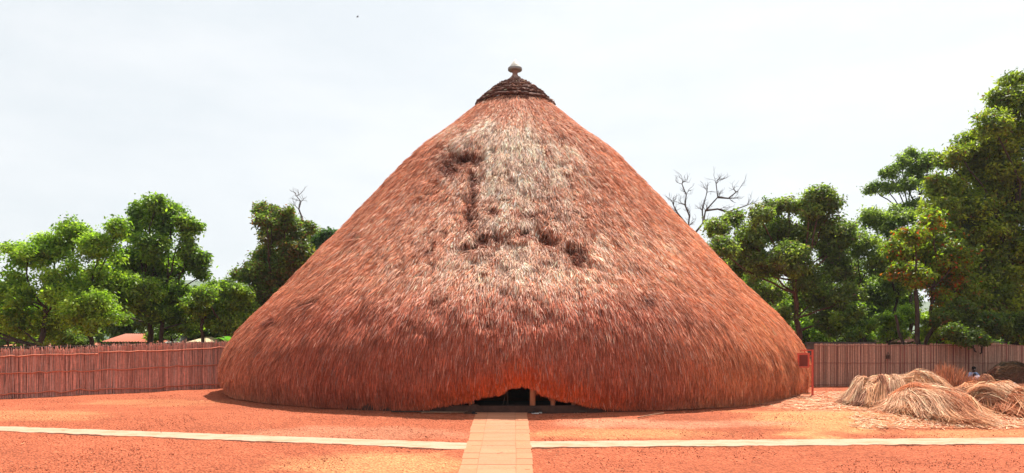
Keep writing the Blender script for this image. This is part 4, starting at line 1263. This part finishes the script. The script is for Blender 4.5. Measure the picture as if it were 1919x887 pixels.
def wx(px, Y): return (px - CX0) / F * Y
def build_heaps():
    heap('rounded pale grass heap nearest the thatch, dark hollow at its foot', wx(1648, 29.0), 29.0, 1.15, 1.2, 0.86, -125, 4200, [PALE, PALE, GOLD, BROWN], 201, ln=(0.6, 1.2), pw=0.42, jit=0.2, radial=0.7, lift=0.16)
    heap('broad straw coloured heap lying across the top behind the rounded one', wx(1715, 30.6), 30.6, 1.6, 0.9, 0.86, -35, 3000, [PALE, GOLD, GOLD, PALE], 202, ln=(0.8, 1.6), pw=0.5, lift=0.16)
    heap('fan of long golden grass fanning out frontmost towards the pale strip', wx(1742, 26.2), 26.2, 1.15, 2.0, 0.62, -84, 4700, [PALE, PALE, GOLD, RUST], 203, rot=0.12, ln=(1.0, 2.2), pw=0.55, lift=0.22, radial=0.3)
    heap('rust brown bundle with a dark hollow right of the frontmost fan', wx(1846, 27.4), 27.4, 1.05, 1.9, 0.72, -75, 3600, [RUST, GOLD, BROWN, PALE], 204, rot=0.3, ln=(0.9, 1.8), pw=0.5, lift=0.2, radial=0.25)
    heap('low pale bundle spilling along the ground at the right edge', wx(1912, 26.2), 26.2, 1.0, 1.8, 0.64, -76, 3400, [PALE, GOLD, RUST], 205, rot=0.25, ln=(1.0, 2.0), pw=0.55, lift=0.2, radial=0.25)
    heap('brown sheaf at the right edge half in tree shade', wx(1945, 30.0), 30.0, 1.6, 1.5, 0.62, -60, 2600, [RUST, BROWN, GOLD], 206, rot=-0.3, ln=(0.9, 1.7), lift=0.16, radial=0.2)
    upright('spiky reddish brown heap standing upright behind the pale ones', wx(1772, 33.2), 33.2, 1.15, 0.8, 1.50, 3600, [RUST, BROWN, (0.36, 0.17, 0.10)], 207)
    upright('shorter bushy brown heap standing in front of the seated person', wx(1818, 33.6), 33.6, 0.85, 0.7, 1.02, 2400, [RUST, BROWN, (0.36, 0.17, 0.10)], 208)
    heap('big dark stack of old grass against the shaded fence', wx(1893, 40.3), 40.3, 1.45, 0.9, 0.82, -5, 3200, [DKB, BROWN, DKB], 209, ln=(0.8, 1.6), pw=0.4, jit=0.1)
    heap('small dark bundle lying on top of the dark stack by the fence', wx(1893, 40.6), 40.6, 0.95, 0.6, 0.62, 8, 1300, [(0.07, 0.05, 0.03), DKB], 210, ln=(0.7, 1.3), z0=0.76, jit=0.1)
    heap('small tawny tuft between the seated person and the dark stack', wx(1848, 38.2), 38.2, 0.6, 0.5, 0.55, -60, 900, [GOLD, BROWN], 211, ln=(0.5, 1.0))
    # loose stalks strewn round the heaps
    rn = rng(220)
    n = 7000
    px = rn.choice(np.array([1540, 1620, 1720, 1800, 1880, 1960]), n) + rn.normal(size=n) * 45
    py = 742 + 62 * rn.random(n) ** 0.9
    py = np.where(px < 1600, 735 + 35 * rn.random(n), py)
    Y = np.array([2.42 * F / (b - YH) for b in py])
    for _ in range(12): Y = 0.5 * Y + 0.5 * np.minimum(60, (EYE - gz((px - CX0) / F * Y, Y)) * F / (py - YH))
    X = (px - CX0) / F * Y
    a = rn.random(n) * 2 * PI
    ln = 0.15 + 0.4 * rn.random(n) ** 2
    P0 = np.stack([X, Y, gz(X, Y) + 0.02 + 0.02 * rn.random(n)], -1)
    dd = np.stack([np.cos(a), np.sin(a), 0.05 * rn.random(n)], -1)
    P1 = P0 + dd * ln[:, None]; P1[:, 2] = gz(P1[:, 0], P1[:, 1]) + 0.03 + 0.03 * rn.random(n)
    sd_ = np.stack([-np.sin(a), np.cos(a), 0.3 * rn.normal(size=n)], -1)
    P = np.stack([P0, P1], 1)
    W = sd_[:, None, :] * 0.010 * np.ones((1, 2, 1))
    c = np.array([PALE, GOLD, RUST, PALE])[rn.integers(0, 4, n)] * np.exp(0.25 * rn.normal(size=n))[:, None]
    # a thin scatter over the whole yard, thicker under the eave
    m = 2600
    Y2 = 14 + 25 * rn.random(m); X2 = (2 * rn.random(m) - 1) * 0.72 * Y2
    dd2 = np.hypot(X2 - TX, Y2 - TY)
    k2 = (dd2 > 15.3) & ((rn.random(m) < 0.16) | (rn.random(m) < np.exp(-(dd2 - 15.3) / 1.2)))
    X2, Y2 = X2[k2], Y2[k2]; m = len(X2)
    a2 = rn.random(m) * 2 * PI; l2 = 0.06 + 0.22 * rn.random(m) ** 2
    Q0 = np.stack([X2, Y2, gz(X2, Y2) + 0.035], -1); Q1 = Q0 + np.stack([np.cos(a2) * l2, np.sin(a2) * l2, 0 * a2], -1)
    Q1[:, 2] = gz(Q1[:, 0], Q1[:, 1]) + 0.04
    P = np.concatenate([P, np.stack([Q0, Q1], 1)])
    s2 = np.stack([-np.sin(a2), np.cos(a2), 0.3 * rn.normal(size=m)], -1)
    W = np.concatenate([W, s2[:, None, :] * 0.008 * np.ones((1, 2, 1))])
    c = np.concatenate([c, np.array([GOLD, RUST, BROWN])[rn.integers(0, 3, m)]])
    v, f, cc = ribbons(P, W, np.clip(c, 0, 0.8))
    mesh_obj('straw_litter', v, f, M_straw, None, cc)['kind'] = 'stuff'
build_heaps()

# ------------------------------------------------------------------ small things
M_redpaint = rough_mat('red_paint', (0.62, 0.075, 0.035), (0.5, 0.055, 0.028), 8, rough=0.38, spec=0.5)
M_redpanel = rough_mat('dark_red_panel', (0.20, 0.04, 0.028), (0.16, 0.03, 0.022), 6, rough=0.5)
def notice_board():
    x, y = 13.0, 32.0
    z = float(gz(x, y))
    root = thing('notice_board', 'red metal post holding a small framed dark red board beside the thatch', 'notice board', (x, y, z))
    root.rotation_euler = (0, 0, math.atan2(-0.385, 0.92))
    # local -X runs towards the thatch
    p = MB(); p.box((-0.04, -0.035, -0.03), (0.045, 0.035, 1.93)); p.box((-0.09, -0.09, -0.02), (0.09, 0.09, 0.03)); p.build('post', M_redpaint, root)
    b = MB(); b.box((-0.46, -0.03, 1.935), (0.05, 0.03, 1.985)); b.box((-0.34, -0.022, 1.84), (-0.29, 0.022, 1.935)); b.build('top_bar', M_redpaint, root)
    f = MB()
    f.box((-0.62, -0.05, 1.76), (-0.10, 0.05, 1.835)); f.box((-0.60, -0.05, 1.20), (-0.12, 0.05, 1.26))
    f.box((-0.60, -0.05, 1.262), (-0.53, 0.05, 1.758)); f.box((-0.19, -0.05, 1.262), (-0.12, 0.05, 1.758))
    fr = f.build('frame', M_redpaint, root)
    q = MB(); q.box((-0.528, -0.03, 1.264), (-0.192, 0.03, 1.756)); q.build('panel', M_redpanel, fr)
    for zz in (1.68, 1.26):
        k = MB(); k.box((-0.118, -0.025, zz), (-0.042, 0.025, zz + 0.05)); k.build('bracket', M_redpaint, root)
notice_board()

def person():
    Y = 40.6
    x = wx(1821, Y)
    skin = rough_mat('dark_skin', (0.045, 0.024, 0.016), (0.035, 0.018, 0.012), 6, rough=0.5)
    shirt = rough_mat('light_blue_shirt', (0.30, 0.40, 0.60), (0.25, 0.34, 0.52), 5)
    vest = rough_mat('dark_trousers', (0.03, 0.03, 0.04), (0.02, 0.02, 0.028), 5)
    root = thing('person', 'person in a light blue shirt sitting bent forward on a stool by the shaded fence', 'person', (x, Y, 0))
    def skin_mesh(name, verts, edges, radii, mat, parent, rootv=0):
        me = bpy.data.meshes.new(name)
        me.from_pydata(verts, edges, [])
        o = bpy.data.objects.new(name, me); C.objects.link(o)
        me.materials.append(mat)
        o.parent = parent
        md = o.modifiers.new('skin', 'SKIN')
        for i, r in enumerate(radii):
            d = me.skin_vertices[0].data[i]
            d.radius = (r, r) if not isinstance(r, tuple) else r
            d.use_root = i == rootv
        sb = o.modifiers.new('sub', 'SUBSURF'); sb.levels = sb.render_levels = 2
        for p in me.polygons: p.use_smooth = True
        return o
    # seated, facing the camera (-Y), leaning forward, forearms on the knees
    v = [(0, 0, 0.42), (0, -0.03, 0.60), (0, -0.10, 0.80), (0, -0.13, 0.89), (0, -0.17, 0.96), (0, -0.20, 1.05), (0, -0.20, 1.14),
         (0.10, 0, 0.40), (0.19, -0.40, 0.46), (0.20, -0.42, 0.08), (0.20, -0.56, 0.04),
         (-0.10, 0, 0.40), (-0.19, -0.40, 0.46), (-0.20, -0.42, 0.08), (-0.20, -0.56, 0.04),
         (0.18, -0.11, 0.85), (0.29, -0.20, 0.64), (0.17, -0.42, 0.56), (0.13, -0.50, 0.55),
         (-0.18, -0.11, 0.85), (-0.29, -0.20, 0.64), (-0.17, -0.42, 0.56), (-0.13, -0.50, 0.55)]
    e = [(0, 1), (1, 2), (2, 3), (3, 4), (4, 5), (5, 6), (0, 7), (7, 8), (8, 9), (9, 10), (0, 11), (11, 12), (12, 13), (13, 14),
         (2, 15), (15, 16), (16, 17), (17, 18), (2, 19), (19, 20), (20, 21), (21, 22)]
    rr = [.13, .125, .135, .07, .052, .098, .075, .10, .07, .045, .035, .10, .07, .045, .035, .065, .045, .032, .03, .065, .045, .032, .03]
    body = skin_mesh('body', v, e, rr, skin, root)
    for sx in (1, -1):      # fingers closing round the grass in the hands
        for k in range(4):
            fx = sx * (0.13 - 0.018 * k)
            skin_mesh('finger', [(fx, -0.50, 0.55), (fx - sx * .01, -0.55 - .004 * k, 0.545), (fx - sx * .02, -0.575, 0.515), (fx - sx * .02, -0.56, 0.49)], [(0, 1), (1, 2), (2, 3)], [.010, .009, .008, .007], skin, body)
        skin_mesh('thumb', [(sx * 0.125, -0.485, 0.565), (sx * 0.09, -0.51, 0.575), (sx * 0.075, -0.535, 0.56)], [(0, 1), (1, 2)], [.011, .010, .008], skin, body)
    sh = [v[i] for i in (0, 1, 2)] + [(0, -0.115, 0.865), v[15], v[16], v[17], v[19], v[20], v[21]]
    sh[6] = tuple(0.55 * a + 0.45 * b for a, b in zip(v[16], v[17])); sh[9] = tuple(0.55 * a + 0.45 * b for a, b in zip(v[20], v[21]))
    skin_mesh('shirt', sh, [(0, 1), (1, 2), (2, 3), (2, 4), (4, 5), (5, 6), (2, 7), (7, 8), (8, 9)], [.15, .145, .155, .085, .085, .068, .055, .085, .068, .055], shirt, root)
    tr = [v[i] for i in (0, 7, 8, 9, 11, 12, 13)]
    skin_mesh('trousers', tr, [(0, 1), (1, 2), (2, 3), (0, 4), (4, 5), (5, 6)], [.15, .115, .085, .06, .115, .085, .06], vest, root)
    # vest open over the shirt front, face and short hair
    vb = MB(); vb.lathe([(0.06, 0.62), (0.085, 0.66), (0.085, 0.80), (0.05, 0.86)], 14)
    for i in range(len(vb.v)): vb.v[i] = vb.v[i] * np.array((1, 0.55, 1)) + np.array((0, -0.20, 0)) + np.c_[0 * vb.v[i][:, 0], -(vb.v[i][:, 2] - 0.6) * 0.25, 0 * vb.v[i][:, 0]]
    vb.build('vest', vest, root, smooth=True)
    hb = MB(); hb.lathe([(0.10, 1.08), (0.108, 1.13), (0.095, 1.19), (0.055, 1.225), (0.01, 1.235)], 18)
    for i in range(len(hb.v)): hb.v[i] = hb.v[i] * np.array((0.95, 1.05, 1)) + np.array((0, -0.185, 0))
    hb.build('hair', rough_mat('black_hair', (0.012, 0.011, 0.010), None, 20), body, smooth=True)
    for dx, dz, s, nm in ((0.035, 1.055, 0.012, 'eye'), (-0.035, 1.055, 0.012, 'eye')):
        eb = MB(); eb.lathe([(0.002, -s), (s * .8, -s * .5), (s, 0), (s * .8, s * .5), (0.002, s)], 8)
        for i in range(len(eb.v)): eb.v[i] = eb.v[i] + np.array((dx, -0.295, dz))
        eb.build(nm, M_white, body, smooth=True)
    nb_ = MB(); nb_.tube([(0, -0.292, 1.06), (0, -0.312, 1.025), (0, -0.296, 1.01)], [.010, .017, .012], 8); nb_.build('nose', skin, body, smooth=True)
    mo = MB(); mo.tube([(-0.028, -0.287, 0.985), (0, -0.296, 0.983), (0.028, -0.287, 0.985)], [.005, .009, .005], 6); mo.build('mouth', rough_mat('lips', (0.09, 0.03, 0.025), None, 10), body, smooth=True)
    for sx in (1, -1):
        ea = MB(); ea.tube([(sx * 0.098, -0.195, 1.075), (sx * 0.112, -0.19, 1.05), (sx * 0.098, -0.2, 1.02)], [.008, .016, .008], 6); ea.build('ear', skin, body, smooth=True)
    st = thing('stool', 'low wooden stool under the seated person by the fence', 'stool', (x, Y + 0.03, 0))
    s1 = MB(); s1.lathe([(0.19, 0.26), (0.20, 0.27), (0.20, 0.31), (0.18, 0.32)], 20); s1.build('seat', M_bark, st)
    for k in range(3):
        a = 2 * PI * k / 3 + 0.5
        l_ = MB(); l_.tube([(0.16 * math.cos(a), 0.16 * math.sin(a), 0.0), (0.11 * math.cos(a), 0.11 * math.sin(a), 0.262)], [.022, .026], 8); l_.build('leg', M_bark, st)
person()

def cloth_and_sack():
    M_pink = rough_mat('pale_pink_cloth', (0.52, 0.40, 0.42), (0.42, 0.30, 0.33), 8)
    M_sack = rough_mat('white_plastic', (0.62, 0.64, 0.64), (0.50, 0.52, 0.53), 6, rough=0.5)
    def lump(name, label, cat, loc, rx, ry, h, mat, seed, neck=False):
        t = np.linspace(0, 2 * PI, 25)[:-1]
        V = []
        prof = ((0.9, 0), (1.0, 0.12), (0.97, 0.45), (0.85, 0.75), (0.55, 0.95), (0.02, 1.0))
        for k, z in prof:
            wob = 1 + 0.10 * vnoise(t * 2.2 + seed, t * 0 + z * 4, seed) + 0.05 * vnoise(t * 5 + seed, t * 0 + z * 9, seed + 1)
            V += list(zip(k * rx * np.cos(t) * wob, k * ry * np.sin(t) * wob, np.full(24, z * h) + 0.03 * h * np.sin(t * 3) * (z > 0.5)))
        m = MB(); m.add(V, [(j * 24 + i, j * 24 + (i + 1) % 24, (j + 1) * 24 + (i + 1) % 24, (j + 1) * 24 + i) for j in range(5) for i in range(24)])
        m.add(V[:24], [tuple(range(23, -1, -1))])
        o = m.build(name, mat, smooth=True)
        o.location = loc
        return tag(o, label, cat)
    lump('cloth_bundle', 'crumpled pale pink cloth bundle on the ground beside the seated person', 'cloth', (wx(1833, 38.9), 38.9, 0.0), 0.30, 0.24, 0.78, M_pink, 3)
    # white plastic jerrycan-like container
    Y = 37.6
    root = thing('plastic_container', 'white plastic container standing on the shaded ground before the dark stack', 'container', (wx(1901, Y), Y, 0))
    b = MB()
    for z0, z1, a0, a1 in ((0, 0.04, .15, .165), (0.04, 0.30, .165, .165), (0.30, 0.37, .165, .11), (0.37, 0.39, .11, .06)):
        v = [(sx * a, sy * a * 0.62, z) for a, z in ((a0, z0), (a1, z1)) for sx, sy in ((-1, -1), (1, -1), (1, 1), (-1, 1))]
        b.add(v, [(0, 1, 5, 4), (1, 2, 6, 5), (2, 3, 7, 6), (3, 0, 4, 7)])
    b.add([(sx * .06, sy * .04, 0.39) for sx, sy in ((-1, -1), (1, -1), (1, 1), (-1, 1))], [(0, 1, 2, 3)])
    b.add([(sx * .15, sy * .093, 0.0) for sx, sy in ((-1, -1), (1, -1), (1, 1), (-1, 1))], [(3, 2, 1, 0)])
    b.build('body', M_sack, root)
    hnd = MB(); hnd.tube([(-0.10, 0, 0.36), (-0.10, 0, 0.46), (0.03, 0, 0.47), (0.04, 0, 0.38)], 0.02, 8); hnd.build('handle', M_sack, root, smooth=True)
    cp = MB(); cp.lathe([(0.035, 0.385), (0.04, 0.39), (0.04, 0.43), (0.03, 0.435)], 14, centre=(0.09, 0)); cp.build('cap', M_grey, root)
cloth_and_sack()

def sticks():
    def stick(label, a, b, R, name='stick', mat=M_stick, group=None):
        a, b = np.array(a, float), np.array(b, float)
        m = MB()
        r = rng(int(abs(a[0]) * 100) + 3)
        pts = [a * (1 - t) + b * t for t in np.linspace(0, 1, 7)]
        pts = [np.array((p[0], p[1], float(gz(p[0], p[1])) + R + 0.02)) + np.array((0, r.normal() * 0.012, 0)) - a for p in pts]
        m.tube(pts, np.linspace(R, R * 0.7, 7), 7)
        o = m.build(name, mat, smooth=True)
        o.location = tuple(a)
        return tag(o, label, 'pole' if name == 'pole' else 'stick', group)
    stick('thin pale stick lying on the ground right of the entrance', (wx(1194, 25.0), 24.85, 0), (wx(1242, 25.9), 25.75, 0), 0.022)
    stick('long pole lying along the step left of the paved path', (wx(735, 26.4), 26.2, 0), (wx(868, 26.4), 26.1, 0), 0.03, 'pole', M_bark)
    stick('long pole lying along the step right of the shoes', (wx(1012, 26.3), 26.2, 0), (wx(1100, 26.3), 26.25, 0), 0.03, 'pole', M_bark)
    stick('shorter pole lying crooked beside the step left of the path', (wx(790, 26), 25.9, 0), (wx(872, 26), 26.0, 0), 0.022, 'pole', M_stick)
    # stump at the left side of the path
    p = gp(893, 771)
    m = MB(); m.lathe([(0.15, -0.02), (0.15, 0.05), (0.13, 0.28), (0.11, 0.31)], 16)
    o = m.build('stump', M_dark, smooth=False); o.location = (p[0] - 0.05, 26.25, 0)
    tag(o, 'short black stump where the paved path meets the entrance step', 'stump')
sticks()

def shoes():
    mats = {'black': rough_mat('black_rubber', (0.02, 0.02, 0.02), None, 10, rough=0.5), 'white': rough_mat('white_rubber', (0.6, 0.58, 0.55), None, 10),
            'brown': rough_mat('brown_leather', (0.07, 0.035, 0.02), None, 10, rough=0.5)}
    def shoe(label, px, Y, rz, colour, group='shoes left outside the entrance'):
        root = thing('shoe', label, 'shoe', (wx(px, Y), Y, float(gz(0, Y)) + 0.012), group)
        root.rotation_euler = (0, 0, rz)
        s = MB()
        t = np.linspace(0, 2 * PI, 21)[:-1]
        wv = 0.048 + 0.010 * np.sin(t)
        for z in (0.0, 0.028): pass
        ring = [(wv[i] * math.cos(t[i]), 0.135 * math.sin(t[i])) for i in range(20)]
        V = [(x, y, 0) for x, y in ring] + [(x, y, 0.03 + 0.012 * (y < -0.05)) for x, y in ring]
        s.add(V, [tuple(range(19, -1, -1)), tuple(range(20, 40))] + [(i, (i + 1) % 20, 20 + (i + 1) % 20, 20 + i) for i in range(20)])
        s.build('sole', mats[colour], root)
        u = MB()
        arcs = [(0.05, 0.03), (0.055, 0.07), (0.03, 0.095), (-0.03, 0.095), (-0.055, 0.07), (-0.05, 0.03)]
        V = [(x, y, z) for y, k in ((0.01, 1), (0.06, 1.0), (0.11, 0.75)) for x, z in [(a * k, 0.028 + (b - 0.03) * k) for a, b in arcs]]
        u.add(V, [(j * 6 + i, j * 6 + i + 1, (j + 1) * 6 + i + 1, (j + 1) * 6 + i) for j in range(2) for i in range(5)])
        u.build('strap', mats[colour if colour != 'white' else 'black'], root)
    shoe('white soled shoe, brightest of those right of the path', 1003, 25.75, 1.2, 'white')
    shoe('pale shoe standing just beside the brightest white soled one', 1013, 26.0, 0.2, 'white')
    for k, (px, Y) in enumerate(((968, 26.25), (977, 26.3), (990, 26.15), (1022, 26.2), (1032, 26.3))):
        shoe('black slip on shoe in the row against the entrance step', px, Y, 0.4 * (k % 3) + 0.2, 'black')
    shoe('dark shoe nearest the path among those left of it', 889, 25.7, 0.8, 'black')
    shoe('brown shoe left of the path, farther from the paving', 877, 25.8, 1.9, 'brown')
shoes()

def bird():
    p = px2w(670, 32, 185)
    m = MB()
    m.tube([(-0.3, 0, 0), (-0.1, 0, 0.03), (0.15, 0, 0.02), (0.3, 0, 0.04)], [0.02, 0.10, 0.10, 0.03], 8)
    for s in (1, -1):
        m.add([(0.12, 0, 0.03), (-0.1, 0, 0.03), (-0.12, s * 0.35, 0.16), (0.02, s * 0.8, 0.1), (0.12, s * 0.38, 0.2)], [(0, 1, 2, 4), (4, 2, 3)])
    o = m.build('bird', M_dark)
    o.location = tuple(p); o.rotation_euler = (0, 0, 0.5)
    tag(o, 'tiny dark bird high in the pale sky', 'bird')
bird()

# ------------------------------------------------------------------ the hazy air of a hot day
def haze():
    m, t, o = new_mat('haze')
    v = t.nodes.new('ShaderNodeVolumePrincipled')
    v.inputs['Color'].default_value = (0.86, 0.92, 1.0, 1)
    v.inputs['Density'].default_value = 0.00015
    v.inputs['Anisotropy'].default_value = 0.2
    t.links.new(v.outputs[0], o.inputs['Volume'])
    b = MB()
    b.box((-4100, -700, -3.0), (4100, 5300, 190))
    h = b.build('haze', m)
    h['kind'] = 'stuff'
haze()
